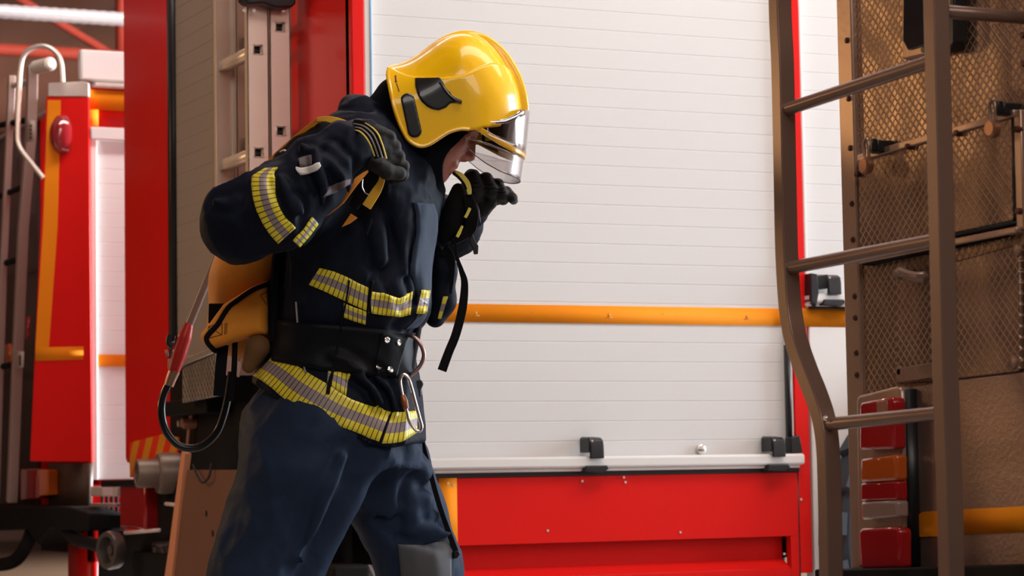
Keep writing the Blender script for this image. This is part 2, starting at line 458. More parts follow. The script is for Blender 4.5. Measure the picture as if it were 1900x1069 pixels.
# orange tape along the side (on the slats and across the pillar)
zt1, zt0 = sz(1200, 568), sz(1200, 600.5)
t = MB().box(0.08, sx(1457, 590), IN - 0.0135, IN - 0.004, zt0, zt1).build('orange_stripe', TAPE, s1)
MB().box(sx(1478, 590), 3.55, -0.0015, IN, zt0 - 0.004, sz(1540, 572.5)).build('orange_stripe', TAPE, A)
for px in (883, 990, 1130, 1230, 1386):
    small = px in (990, 1230)
    z_ = (zt0 + zt1) / 2; x_ = PY(px, 585, IN - 0.0137)[0]
    e = MB()
    if small: e.box(x_ - 0.003, x_ + 0.003, IN - 0.0142, IN - 0.0137, z_ + 0.003, z_ + 0.006)
    else:
        e.box(x_ - 0.012, x_ + 0.012, IN - 0.0142, IN - 0.0137, z_ - 0.010, z_ - 0.0075)
        e.box(x_ - 0.004, x_ + 0.004, IN - 0.0142, IN - 0.0137, z_ - 0.0065, z_ + 0.004)
    e.build('tape_emblem', EMBLEM, t)
# roof rim, chassis, wheels, cab
MB().box(0.0, 5.6, 0.0, WA, TOPZ, TOPZ + 0.04).build('roof_rim', ALU, A, 0.01)
MB().box(0.1, 6.9, 0.75, 0.95, 0.5, 0.64).box(0.1, 6.9, WA - 0.95, WA - 0.75, 0.5, 0.64).build('chassis_rail', DARK, A)
cab(A, 5.7, 7.35, 0.02, WA - 0.02, 2.75)
for x_ in (2.3, 5.3 + 1.1):
    wheel(A, x_, WA - 0.22, 1)
xw = PY(1557, 1010, -0.12)[0] + 0.55
wheel(A, xw, 0.02, -1, 0.55, 0.30); wheel(A, 6.4, 0.22, -1)
MB().box(1.2, 2.7, 0.06, WA - 0.1, 0.98, 1.0).build('wheel_arch', DARK, A)

# ---- rear face of A (x = 0)
zrb = rz(340, 668)                                    # bottom of rear shutter
yr0, yr1 = ry(541, 300), ry(318, 300)                 # red panel starts / shutter far edge
MB().box(0.0, 0.04, 0.02, yr0, zs0, TOPZ).build('rear_panel', RED, A, 0.004)
MB().box(0.0, 0.04, yr1 + 0.035, WA, 0.85, TOPZ).build('rear_panel', RED, A, 0.03)
MB().box(-0.004, 0.03, yr1 - 0.005, yr1 + 0.035, zrb - 0.05, TOPZ).build('door_seal', BLACK, A)
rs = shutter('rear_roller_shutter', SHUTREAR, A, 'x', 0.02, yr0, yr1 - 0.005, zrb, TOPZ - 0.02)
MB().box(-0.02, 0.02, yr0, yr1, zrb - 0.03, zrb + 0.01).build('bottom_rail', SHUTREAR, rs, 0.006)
MB().box(0.0, 0.04, yr0, yr1 + 0.035, zs0, zrb - 0.03).build('rear_sill', DARK, A)

# chequer plate step under the shutter
DIAM = None
def tread_mat(name, col, scale=38, rough=0.38, metal=0.85, kind='diamond', depth=1.0, axis='x', sx_=1.0, sz_=1.0):
    m = bpy.data.materials.new(name); m.use_nodes = True
    nt = m.node_tree; b = nt.nodes['Principled BSDF']
    b.inputs['Metallic'].default_value = metal; b.inputs['Roughness'].default_value = rough
    tc = nd(nt, 'ShaderNodeTexCoord'); sp = nd(nt, 'ShaderNodeSeparateXYZ'); nt.links.new(tc.outputs['Object'], sp.inputs[0])
    u = sp.outputs['Y']; v = sp.outputs['Z']
    a = math_node(nt, 'MULTIPLY', u, scale * sx_); c = math_node(nt, 'MULTIPLY', v, scale * sz_)
    p = math_node(nt, 'ADD', a, c); q = math_node(nt, 'SUBTRACT', a, c)
    def line(s_):
        f = math_node(nt, 'FRACT', s_); f = math_node(nt, 'SUBTRACT', f, 0.5); f = math_node(nt, 'ABSOLUTE', f)
        r = nd(nt, 'ShaderNodeMapRange'); r.interpolation_type = 'SMOOTHSTEP'
        r.inputs[1].default_value = 0.0; r.inputs[2].default_value = 0.17; r.inputs[3].default_value = 1; r.inputs[4].default_value = 0
        nt.links.new(f, r.inputs[0]); return r.outputs[0]
    h = math_node(nt, 'MAXIMUM', line(p), line(q))
    # worn and dented zones flatten the pattern
    n = nd(nt, 'ShaderNodeTexNoise'); n.inputs['Scale'].default_value = 3.2; n.inputs['Detail'].default_value = 4
    nt.links.new(tc.outputs['Object'], n.inputs['Vector'])
    r2 = nd(nt, 'ShaderNodeMapRange'); r2.inputs[1].default_value = 0.32; r2.inputs[2].default_value = 0.6; r2.inputs[3].default_value = 0.35; r2.inputs[4].default_value = 1.0
    nt.links.new(n.outputs['Fac'], r2.inputs[0])
    h2 = math_node(nt, 'MULTIPLY', h, r2.outputs[0])
    n3 = nd(nt, 'ShaderNodeTexNoise'); n3.inputs['Scale'].default_value = 7; n3.inputs['Detail'].default_value = 2
    nt.links.new(tc.outputs['Object'], n3.inputs['Vector'])
    hh = math_node(nt, 'ADD', h2, math_node(nt, 'MULTIPLY', n3.outputs['Fac'], 6.0))
    bp = nd(nt, 'ShaderNodeBump'); bp.inputs['Strength'].default_value = depth; bp.inputs['Distance'].default_value = 0.0016
    nt.links.new(hh, bp.inputs['Height']); nt.links.new(bp.outputs[0], b.inputs['Normal'])
    mx = nd(nt, 'ShaderNodeMix', data_type='RGBA')
    mx.inputs[6].default_value = (*[c_ * 0.6 for c_ in col], 1); mx.inputs[7].default_value = (*[min(1, c_ * 1.35) for c_ in col], 1)  # glints painted into the colour: ridges lighter, ground between them darker
    nt.links.new(h2, mx.inputs[0]); nt.links.new(mx.outputs[2], b.inputs['Base Color'])
    return m
CHEQ = tread_mat('chequer_plate_alloy', (0.50, 0.44, 0.42), 30)
o = plate_x('tread_step', CHEQ, A, [(338, 684), (402, 655), (405, 735), (338, 748)], -0.12, 0.012, 0.003)
MB().prism(poly_x([(334, 672), (412, 640), (412, 652), (334, 684)], -0.12), (1, 0, 0), -0.015, 0.12).build('step_edge', ALU, A, 0.003)
# dark machinery bay below the step
yb0, yb1 = 0.35, ry(318, 800)
bay = MB().box(0.08, 0.12, yb0, yb1, 0.36, zrb - 0.04)
bay.build('machinery_bay', DARK, A)
zb3 = rz(270, 893)
MB().box(-0.10, 0.03, yb1, WA - 0.02, zb3 - 0.02, zb3 + 0.005).build('rear_beam', DARK, A, 0.005)
MB().box(-0.06, 0.06, 0.05, WA - 0.3, 0.40, 0.52).build('rear_beam', DARK, A, 0.01)
# reflective hazard patch
def hazard():
    m = bpy.data.materials.new('red_yellow_hazard_foil'); m.use_nodes = True
    nt = m.node_tree; b = nt.nodes['Principled BSDF']; b.inputs['Roughness'].default_value = 0.35
    tc = nd(nt, 'ShaderNodeTexCoord'); sp = nd(nt, 'ShaderNodeSeparateXYZ'); nt.links.new(tc.outputs['Object'], sp.inputs[0])
    s_ = math_node(nt, 'ADD', math_node(nt, 'MULTIPLY', sp.outputs['Y'], 6.0), math_node(nt, 'MULTIPLY', sp.outputs['Z'], 5.0))
    f = math_node(nt, 'GREATER_THAN', math_node(nt, 'FRACT', s_), 0.5)
    mx = nd(nt, 'ShaderNodeMix', data_type='RGBA'); mx.inputs[6].default_value = (0.95, 0.05, 0.015, 1); mx.inputs[7].default_value = (0.85, 0.33, 0.02, 1)
    nt.links.new(f, mx.inputs[0]); nt.links.new(mx.outputs[2], b.inputs['Base Color'])
    return m
plate_x('hazard_board', hazard(), A, [(240, 822), (300, 806), (330, 812), (330, 884), (241, 886)], -0.003, 0.008)
REDLENS = mat('red_lamp_lens', (0.42, 0.010, 0.012), 0.12, coat=0.8)
# red tail lamp, outlet coupling, light bar, plate
plate_x('tail_lamp', REDLENS, A, [(222, 900), (236, 893), (268, 893), (268, 984), (222, 980)], -0.02, 0.06, 0.01)
plate_x('lamp_bracket', DARK, A, [(268, 893), (345, 893), (345, 1085), (182, 1085), (182, 985), (268, 985)], 0.0, 0.03)
c0 = PX(322, 878, -0.02)
cpl = MB().lathe(c0, (-1, 0.1, 0.0), [(-0.05, 0.075), (0.05, 0.075), (0.06, 0.07), (0.06, 0.052), (0.13, 0.052), (0.135, 0.05), (0.135, 0.040), (0.09, 0.038), (0.09, 0.0)], 32).build('outlet_coupling', mat('grey_cast_coupling', (0.30, 0.22, 0.18), 0.45, metal=0.5), A)
MB().tube([PX(232, 989, -0.11), PX(296, 984, -0.11)], 0.007, 8).build('light_bar', mat('pale_pink_bar', (0.8, 0.62, 0.62), 0.4), A)
MB().tube([PX(308, 935, -0.09), PX(334, 938, -0.09)], 0.007, 8).build('light_bar', MATS['pale_pink_bar'], A)
pl = plate_x('number_plate', mat('dark_plate', (0.035, 0.025, 0.03), 0.4), A, [(282, 1006), (340, 1002), (340, 1062), (282, 1064)], -0.035, 0.012, 0.003)
plc = mat('dim_plate_print', (0.075, 0.055, 0.065), 0.5)
plate_x('plate_mark', plc, pl, [(284, 1010), (312, 1008), (312, 1013), (284, 1015)], -0.048, 0.002)
plate_x('plate_mark', plc, pl, [(284, 1012), (289, 1012), (289, 1055), (284, 1055)], -0.048, 0.002)
plate_x('plate_mark', plc, pl, [(296, 1014), (301, 1014), (311, 1050), (304, 1052)], -0.048, 0.002)
plate_x('plate_mark', plc, pl, [(276, 1050), (281, 1050), (281, 1062), (276, 1062)], -0.048, 0.002)
# pump fittings in the bay
fit = mat('worn_copper_fitting', (0.45, 0.20, 0.15), 0.4, metal=0.5)
MB().tube([PX(357, 750, -0.02), PX(352, 790, -0.02), PX(345, 860, -0.03)], [0.009, 0.008, 0.006], 10).build('pump_pipe', fit, A)
MB().lathe(PX(352, 785, -0.02), (-1, 0, 0), [(-0.1, 0.022), (0.02, 0.022), (0.03, 0.016), (0.03, 0)], 16).build('pump_valve', fit, A)
MB().lathe(PX(340, 786, -0.02), (-1, 0, 0), [(-0.1, 0.012), (0.02, 0.012), (0.02, 0)], 16).build('pump_valve', CHIP, A)
MB().box(-0.09, 0.08, ry(345, 740), ry(430, 740), rz(380, 770), rz(380, 742)).build('step_bracket', DARK, A, 0.005)
# folded side board of the rear step: brown plate with a bright edge and two bolt holes
bm_ = mat('brown_coated_board', (0.20, 0.10, 0.07), 0.5, var=0.08, spec=0.2)
brd = plate_x('step_board', bm_, A, [(348, 872), (420, 872), (452, 872), (452, 960), (425, 1010), (400, 1075), (330, 1085), (316, 1085)], -0.16, 0.012)
brd.data.materials[0] = bm_
edge = mat('lit_edge_orange', (0.75, 0.33, 0.18), 0.45)  # light falling on the board's edge, put into a brighter colour
MB().prism(poly_x([(342, 838), (349, 842), (345, 875), (322, 1085), (308, 1085), (318, 1020)], -0.172), (1, 0, 0), -0.01, 0.012).build('board_edge', edge, brd)
for (px, py) in ((383, 953), (395, 990)):
    MB().lathe(PX(px, py, -0.172), (-1, 0, 0), [(0, 0.011), (0.001, 0.011), (0.0015, 0.0)], 18).build('bolt_hole', BLACK, brd)
MB().tube(smooth_path([PX(358, 862, -0.18), PX(365, 880, -0.19), (PX(376, 896, -0.19)), PX(388, 884, -0.19), PX(392, 860, -0.18)], 6), 0.004, 8).build('cable', RUBBER, A)

# ------------------------------------------------------------------ aluminium extension ladder clamped on the rear of A
LAD = thing('extension_ladder', 'aluminium extension ladder with two rails standing upright on the red fire engine rear', 'ladder', (-0.08, 0.9, 0.6))
LALU = mat('ladder_aluminium', (0.80, 0.68, 0.58), 0.38, metal=0.55, bump=0.05, bscale=60, var=0.07, vscale=9)
# near rails: outer faces point to -y; x runs 460..497 and 502..540 in the photograph
def XY(px, py, y): return PY(px, py, y)[0]
# rails are channels: web faces -y, flanges reach back
def ladder_section(xa, xb_, y0, y1, nm, holes_py, zlo, zhi, far):
    """one section: near rail at y0, far rail at y1, x from xa to xb"""
    zs = [PY(px, py, y0)[2] for px, py in holes_py]
    near = MB()
    # web with square holes: build as strips round the holes
    hw = 0.014; xm = (xa + xb_) / 2
    zz = [zlo]
    for z in sorted(zs): zz += [z - hw, z + hw]
    zz.append(zhi)
    for i in range(len(zz) - 1):
        if i % 2 == 0: near.box(xa, xb_, y0, y0 + 0.004, zz[i], zz[i + 1])
        else:
            near.box(xa, xm - hw, y0, y0 + 0.004, zz[i], zz[i + 1]); near.box(xm + hw, xb_, y0, y0 + 0.004, zz[i], zz[i + 1])
    near.box(xa, xa + 0.004, y0, y0 + 0.028, zlo, zhi).box(xb_ - 0.004, xb_, y0, y0 + 0.028, zlo, zhi)
    near.build('rail', LALU, LAD, 0.0008)
    fr = MB().box(xa, xb_, y1 - 0.004, y1, zlo, zhi).box(xa, xa + 0.004, y1 - 0.028, y1, zlo, zhi).box(xb_ - 0.004, xb_, y1 - 0.028, y1, zlo, zhi)
    fr.build('rail', LALU, LAD, 0.0008)
    for z in zs:
        # hollow square rung
        r = MB(); w2 = hw + 0.0025
        for (a_, b_, c_, d_) in ((xm - w2, xm + w2, z - w2, z - hw), (xm - w2, xm + w2, z + hw, z + w2), (xm - w2, xm - hw, z - hw, z + hw), (xm + hw, xm + w2, z - hw, z + hw)):
            r.box(a_, b_, y0 - 0.003, y1 - 0.002, c_, d_)
        rg = r.build('rung', LALU, LAD)
        MB().box(xm - hw, xm + hw, y0 + 0.02, y1 - 0.01, z - hw, z + hw).build('rung_plug', BLACK, rg)
YN = PX(540, 200, -0.03)[1]
xa2, xb2 = XY(502, 200, YN), XY(540, 200, YN)
xa1, xb1 = XY(460, 200, YN), XY(499, 200, YN)
yf = PX(396, 200, xa1)[1]
print('ladder', YN, xa1, xb1, xa2, xb2, 'far', yf)
zlo = 1.12
zhi = 2.9
def more(hs, y, px):    # continue the rungs at the same spacing outside the picture
    return hs
h2 = [(521, 50), (524.5, 243), (527, 436), (518, -143)]
h1 = [(480.5, 92), (485.5, 283), (488, 474), (476, -100)]
ladder_section(xa2, xb2, YN, yf, 'in', h2, zlo, zhi, yf)
ladder_section(xa1, xb1, YN, yf, 'out', h1, zlo, zhi, yf)
# black clamp at the top
cl = MB()
pts = [(440, -30), (535, -30), (538, 12), (530, 20), (500, 20), (478, 12), (452, 14), (441, 6)]
cl.prism(poly_y(pts, YN - 0.006), (0, -1, 0), 0.0, 0.06)
tag(cl.build('ladder_clamp', BLACK, None, 0.006), 'black plastic clamp holding the aluminium ladder at its top', 'clamp')
for px in (452, 470, 525):
    MB().lathe(PY(px, 20, YN - 0.03), (0, -1, 0), [(0, 0.006), (0.006, 0.006), (0.006, 0)], 10).build('bolt', STEEL, LAD)

# ================================================================== vehicle C on the right, seen from behind (rear plane x = 0)
C = thing('equipment_truck', 'truck at the right edge with a grey diamond plate rear in warm light and a fixed ladder', 'truck', (3.0, -4.0, 0))
XC = 0.0
PL1 = tread_mat('worn_diamond_plate', (0.50, 0.33, 0.235), 50, 0.33, 0.82, sx_=1.0, sz_=1.0, depth=1.0)  # grey alloy; warm hall light is put into the brown of these three
PL2 = mat('warm_lit_alloy_sheet', (0.36, 0.24, 0.19), 0.42, metal=0.7, bump=0.25, bscale=120, var=0.12, vscale=4)
FRM = mat('warm_lit_alloy_frame', (0.50, 0.335, 0.25), 0.38, metal=0.7, bump=0.1, bscale=60, var=0.1, vscale=5)
yC0 = PX(1573, 400, XC)[1]                     # far side of C (towards A)
yC1 = yC0 - 2.45
print('C side y', yC0)
MB().box(0.02, 5.2, yC1, yC0, 0.75, 2.85).build('body', mat('pale_side_paint', (0.70, 0.66, 0.62), 0.4), C, 0.01)
MB().box(0.2, 6.6, yC1 + 0.7, yC0 - 0.7, 0.45, 0.75).build('chassis', DARK, C)
cab(C, 5.3, 6.9, yC1, yC0, 2.6)
zq = lambda px, py: PX(px, py, XC)[2]; yq = lambda px, py: PX(px, py, XC)[1]
rear = MB().box(0.0, 0.02, yC1, yC0, 0.50, 2.86)
rear.build('rear_plate', PL1, C, 0.004)
# side edge profile
MB().box(-0.012, 0.03, yC0 - 0.05, yC0 + 0.004, 0.50, 2.86).build('corner_profile', FRM, C, 0.004)
for py in (75, 183, 275, 378, 445, 550, 590, 655, 696):
    px = 1567 + (py / 700) * 21 + 3
    MB().lathe(PX(px, py, -0.012), (-1, 0, 0), [(0, 0.006), (0.003, 0.006), (0.005, 0.003), (0.005, 0)], 10).build('rivet', mat('dark_rivet', (0.09, 0.03, 0.025), 0.4, metal=0.4), C)
# upper hatch door and its frame strips
door = plate_x('hatch_door', PL1, C, [(1592, 300), (1878, 217), (1880, 410), (1594, 470)], 0.0, 0.016, 0.003)
plate_x('frame_strip', FRM, door, [(1590, 287), (1880, 203), (1880, 216), (1590, 300)], -0.004, 0.02, 0.002)
plate_x('frame_strip', FRM, C, [(1880, 205), (1893, 203), (1899, 425), (1886, 428)], 0.0, 0.018, 0.002)
plate_x('door_gap', BLACK, C, [(1876, 222), (1881, 220), (1885, 405), (1880, 412)], -0.01, 0.007)
plate_x('sill_strip', FRM, C, [(1590, 478), (1885, 420), (1885, 432), (1592, 490)], 0.0, 0.028, 0.003)
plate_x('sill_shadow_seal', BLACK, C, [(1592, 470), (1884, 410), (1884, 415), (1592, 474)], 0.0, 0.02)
plate_x('sill_hinge', DARK, C, [(1600, 489), (1880, 431), (1880, 434), (1600, 493)], 0.0, 0.022)
for (px, py) in ((1684, 272), (1774, 247), (1886, 240), (1889, 392), (1590, 323), (1897, 65), (1898, 118)):
    MB().lathe(PX(px, py, -0.024), (-1, 0, 0), [(-0.01, 0.006), (0.003, 0.006), (0.004, 0)], 10).build('rivet', MATS['dark_rivet'], C)
# middle plates
plate_x('inset_plate', PL1, C, [(1660, 515), (1745, 492), (1880, 455), (1890, 458), (1894, 680), (1888, 690), (1752, 706), (1662, 712)], 0.0, 0.010, 0.003)
plate_x('corner_bracket', PL2, C, [(1660, 684), (1745, 670), (1745, 700), (1662, 711)], -0.010, 0.006, 0.002)
for (px, py) in ((1888, 464), (1882, 672), (1672, 690)):
    MB().lathe(PX(px, py, -0.010), (-1, 0, 0), [(0, 0.012), (0.004, 0.012), (0.006, 0.006), (0.006, 0)], 12).build('bolt', PL2, C)
# a dented grab handle shape
MB().tube(smooth_path([PX(1664, 508, -0.012), PX(1672, 505, -0.03), PX(1690, 512, -0.035), PX(1712, 514, -0.03), PX(1718, 510, -0.012)], 5), 0.010, 10).build('recess_handle', PL2, C)
# lower smooth sheet
plate_x('lower_sheet', PL2, C, [(1688, 716), (1905, 690), (1930, 690), (1930, 1052), (1690, 1062)], 0.0, 0.012, 0.003)
tpC = plate_x('orange_stripe', TAPE, C, [(1694, 962), (1712, 950), (1746, 948), (1746, 961), (1741, 963), (1741, 977), (1746, 979), (1746, 995), (1694, 997)], -0.012, 0.002)
plate_x('orange_stripe', TAPE, C, [(1768, 946), (1935, 938), (1935, 986), (1768, 993)], -0.012, 0.002)
plate_x('rear_bumper', DARK, C, [(1560, 1057), (1935, 1046), (1935, 1100), (1560, 1100)], -0.02, 0.10, 0.004)
MB().box(-0.10, 0.0, yC1, yC0, 0.42, PX(1600, 1060, -0.1)[2] - 0.001).build('rear_bumper', DARK, C, 0.004)
# top lamp window in its frame
wn = plate_x('lamp_housing', FRM, C, [(1672, -40), (1768, -70), (1768, 78), (1762, 90), (1752, 95), (1677, 112), (1673, 106)], 0.0, 0.03, 0.006)
plate_x('dark_glass', GLASS, wn, [(1676, -40), (1742, -60), (1742, 75), (1684, 93), (1675, 76)], -0.028, 0.008, 0.002)
plate_x('rubber_edge', BLACK, wn, [(1762, -60), (1770, -64), (1770, 78), (1762, 92), (1752, 98), (1752, 92), (1760, 80)], -0.004, 0.03, 0.003)
MB().lathe(PX(1714, 92, -0.03), (-1, 0, 0), [(0, 0.006), (0.003, 0.006), (0.003, 0)], 12).build('screw', BLACK, wn)
# combination tail light
th = plate_x('tail_light', FRM, C, [(1588, 742), (1592, 734), (1660, 717), (1668, 719), (1671, 728), (1676, 1046), (1592, 1054)], 0.0, 0.045, 0.006)
AMB = mat('amber_lamp_lens', (0.55, 0.10, 0.012), 0.14, coat=0.8)
CLR = mat('clear_lamp_lens', (0.36, 0.24, 0.20), 0.16, coat=0.8)
plate_x('upper_lens', REDLENS, th, [(1594, 752), (1598, 746), (1652, 737), (1657, 742), (1658, 834), (1594, 836)], -0.043, 0.03, 0.006)
plate_x('reflector', mat('dull_copper_reflector', (0.33, 0.10, 0.07), 0.3), th, [(1625, 746), (1645, 742), (1647, 776), (1627, 778)], -0.071, 0.004, 0.002)
plate_x('amber_lens', AMB, th, [(1596, 851), (1662, 843), (1663, 892), (1597, 896)], -0.043, 0.028, 0.006)
plate_x('brake_lens', REDLENS, th, [(1597, 896.5), (1663, 892.5), (1664, 928), (1597, 930)], -0.043, 0.026, 0.004)
plate_x('clear_lens', CLR, th, [(1597, 930.5), (1664, 928.5), (1665, 961), (1598, 966)], -0.043, 0.028, 0.006)
plate_x('lower_lens', REDLENS, th, [(1593, 986), (1598, 980), (1662, 978), (1668, 983), (1669, 1054), (1597, 1057)], -0.043, 0.03, 0.006)
plate_x('housing_shadow', BLACK, C, [(1676, 724), (1682, 722), (1690, 1050), (1680, 1052)], 0.0, 0.035)  # black strip stands in for the shadow beside the tail light housing
# hatch latches with hanging padlocks
lockm = mat('worn_brass_lock', (0.42, 0.20, 0.12), 0.35, metal=0.7)
for i, (px, py, lb) in enumerate(((1612, 268, 'small padlock hanging on the left latch of the diamond plate hatch'), (1846, 198, 'small padlock hanging on the right latch of the diamond plate hatch'))):
    hp = MB()
    hp.prism(poly_x([(px + 2, py - 4), (px + 16, py - 9), (px + 16, py + 14), (px + 2, py + 18)], -0.04), (1, 0, 0), 0, 0.04)
    lt = hp.build('latch', BLACK, door, 0.003)
    MB().prism(poly_x([(px + 12, py - 10), (px + 16, py - 11), (px + 16, py + 12), (px + 12, py + 14)], -0.04), (-1, 0, 0), 0, 0.012).build('latch_rib', BLACK, C, 0.002)
    p = PX(px - 4, py + 20, -0.05)
    L = thing('padlock', lb, 'padlock', p + np.array([0, 0, -0.04]), 'padlocks on the hatch door')
    MB().tube(smooth_path([p + np.array([0, 0.008, -0.006]), p + np.array([0, 0.008, 0.022]), p + np.array([0, 0, 0.032]), p + np.array([0, -0.008, 0.022]), p + np.array([0, -0.008, -0.006])], 5), 0.003, 8).build('shackle', mat('dull_shackle', (0.35, 0.25, 0.2), 0.35, metal=0.8), L)
    MB().lathe(p + np.array([-0.010, 0, -0.020]), (1, 0, 0), [(0, 0.013), (0.003, 0.017), (0.015, 0.017), (0.018, 0.013)], 20).build('lock_body', lockm, L)
# fixed ladder: rails bend inwards at the bottom
XL = -0.22
LADM = mat('brown_anodised_tube', (0.25, 0.155, 0.12), 0.32, metal=0.4, bump=0.05, bscale=40, var=0.08, vscale=5)
lc = MB()
lad = bpy.data.objects.new('fixed_ladder', None)
COL.objects.link(lad); lad.parent = C
left = [(1446, -250), (1447, 0), (1452, 120), (1456, 300), (1459, 450), (1463, 530), (1468, 585), (1478, 635), (1497, 690), (1515, 735), (1529, 780), (1536, 830), (1539, 900), (1541, 1000), (1544, 1200)]
right = [(1732, -250), (1737, 0), (1742, 200), (1747, 400), (1753, 650), (1758, 800), (1763, 950), (1768, 1200)]
mb = MB(); mb.tube(smooth_path([PX(a_, b_, XL) for a_, b_ in left], 4), 0.0165, square=True); mb.build('rail', LADM, lad, 0.002)
mb = MB(); mb.tube(smooth_path([PX(a_, b_, XL) for a_, b_ in right], 4), 0.0165, square=True); mb.build('rail', LADM, lad, 0.002)
for (a_, b_) in (((1451, 206), (1738, 110)), ((1462, 498), (1748, 443)), ((1532, 788), (1757, 765)), ((1449, -92), (1735, -232)), ((1543, 1112), (1768, 1124))):
    mb = MB(); mb.tube([PX(*a_, XL), PX(*b_, XL)], 0.0125, 14); mb.build('rung', LADM, lad)
MB().tube([PX(1541, 1180, XL), PX(1541, 1180, XL) + np.array([0.2, 0, 0])], 0.012, 10).build('stay', LADM, lad)
MB().tube([PX(1735, 20, XL), PX(1735, 20, XL) + np.array([0.21, 0, 0])], 0.012, 10).build('stay', LADM, lad)
MB().lathe(PX(1532, 776, XL - 0.016), (-1, 0, 0), [(0, 0.006), (0.003, 0.004), (0.003, 0)], 10).build('weld_spot', STEEL, lad)
# the wheel whose lugged tread shows beside the tail light
wc = PX(1600, 1000, 0.9)
wheel(C, 0.93, yC0 - 0.2, 1, 0.5, 0.30)
wheel(C, 0.93, yC1 + 0.2, -1, 0.52, 0.30)
wheel(C, 5.9, yC0 - 0.2, 1, 0.5, 0.28); wheel(C, 5.9, yC1 + 0.2, -1, 0.5, 0.28)

# ================================================================== fire engine B on the far left
XB = 0.06
B = thing('fire_engine', 'blurred red fire engine at the far left with orange-framed rear and white side shutter', 'fire engine', (3.0, 4.4, 0))
YB = PX(165, 500, XB)[1]
print('B side y', YB)
fy = lambda px, py: PX(px, py, XB)
gx = lambda px, py: PY(px, py, YB)
WB = YB + 2.5
ztop = fy(130, 181)[2]
MB().box(XB + 0.05, 5.6, YB + 0.03, WB, 0.62, ztop).build('body', RED, B)
# angled rear corner panel, narrower at the top, with its orange tape frame
_bc = PX(165, 500, XB) - CAM; DBC = _bc @ hf
def PC(px, py, off=0.0):                 # vertical plane across the view through B's rear corner
    r = ray(px, py); return CAM + r * ((DBC - off) / (r @ hf))
def plate_c(name, mt, parent, pix, off, th, bevel=0.0):
    return MB().prism([PC(a_, b_, off) for a_, b_ in pix], -hf, 0.0, th).build(name, mt, parent, bevel)
rp = plate_c('rear_panel', RED, B, [(88, 181), (167, 182), (173, 858), (58, 856)], 0.0, 0.03, 0.004)
plate_c('orange_stripe', TAPE, rp, [(89, 186), (113, 186), (107, 420), (91, 645), (66, 645), (80, 420)], 0.03, 0.003)
plate_c('orange_stripe', TAPE, rp, [(66, 645), (155, 643), (155, 667), (66, 670)], 0.03, 0.003)
# the dark open rear bay beside it
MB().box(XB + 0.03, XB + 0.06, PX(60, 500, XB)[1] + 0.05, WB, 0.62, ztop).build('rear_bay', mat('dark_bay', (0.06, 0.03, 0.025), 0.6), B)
LC_ = PC(118, 250, 0.03)
ml = MB().lathe(LC_, tuple(-hf * 0.8 - hr * 0.6), [(0, 0.05), (0.03, 0.046), (0.05, 0.03), (0.056, 0.0)], 24)
ml.v = [(x_, y_, (z_ - LC_[2]) * 1.7 + LC_[2]) for x_, y_, z_ in ml.v]
ml.build('marker_lamp', mat('red_glass_lamp', (0.30, 0.02, 0.025), 0.1, coat=1.0), B)
# side: frame, shutter, tape
shx0, shx1 = gx(180, 500)[0], 2.6
zsb = gx(200, 890)[2]; zst = gx(200, 262)[2]
MB().box(XB, gx(168, 500)[0], YB - 0.005, YB + 0.03, 0.62, ztop).build('corner_pillar', RED, B, 0.004)
MB().box(gx(168, 500)[0], shx0, YB - 0.008, YB + 0.05, zsb, zst + 0.02).build('shutter_guide', WHITE, B, 0.004)
MB().box(gx(165, 250)[0], shx1, YB - 0.03, YB + 0.03, zst, gx(200, 238)[2]).build('shutter_box', WHITE, B, 0.006)
MB().box(gx(155, 200)[0], 5.6, YB - 0.002, YB + 0.04, gx(200, 238)[2], ztop).build('side_band', RED, B)
MB().box(gx(157, 200)[0], 5.5, YB - 0.006, YB, gx(200, 205)[2], ztop - 0.01).build('orange_stripe', TAPE, B)
MB().box(gx(157, 200)[0], gx(182, 200)[0], YB - 0.006, YB, gx(200, 235)[2], gx(200, 205)[2]).build('orange_stripe', TAPE, B)
sB = shutter('roller_shutter', WHITE, B, 'y', YB + 0.014, shx0, shx1, zsb, zst)
MB().box(gx(182, 660)[0], shx1, YB + 0.002, YB + 0.01, gx(200, 680)[2], gx(200, 658)[2]).build('orange_stripe', TAPE, sB)
MB().box(shx1, 5.6, YB, YB + 0.04, 0.62, ztop).build('side_panel', RED, B)
MB().box(XB, 5.6, YB + 0.0, YB + 0.04, 0.45, zsb - 0.02).build('lower_panel', RED, B)
# roof rim and the white locker on the roof
rimm = mat('scuffed_tread_rim', (0.62, 0.55, 0.50), 0.45, metal=0.4, bump=0.5, bscale=25, var=0.2, vscale=9)
MB().box(XB + 0.02, 5.6, YB - 0.03, WB, ztop, gx(200, 156)[2]).build('roof_rim', rimm, B, 0.004)
plate_c('roof_rim', rimm, B, [(92, 156), (158, 153), (167, 156), (167, 181), (91, 181)], 0.005, 0.03, 0.003)
zl = gx(200, 150)[2]
MB().box(gx(152, 120)[0], 3.0, YB + 0.02, YB + 0.07, zl, gx(200, 92)[2]).build('roof_locker', WHITE, B, 0.01)
# hoop handrail
hoop = [(80, 330), (60, 305), (36, 272), (33, 240), (35, 180), (38, 125), (46, 100), (64, 88), (84, 86), (102, 96), (113, 115), (116, 152)]
MB().tube(smooth_path([PC(a_, b_, 0.10) for a_, b_ in hoop], 5), 0.011, 10).build('hoop_handrail', ALU, B)
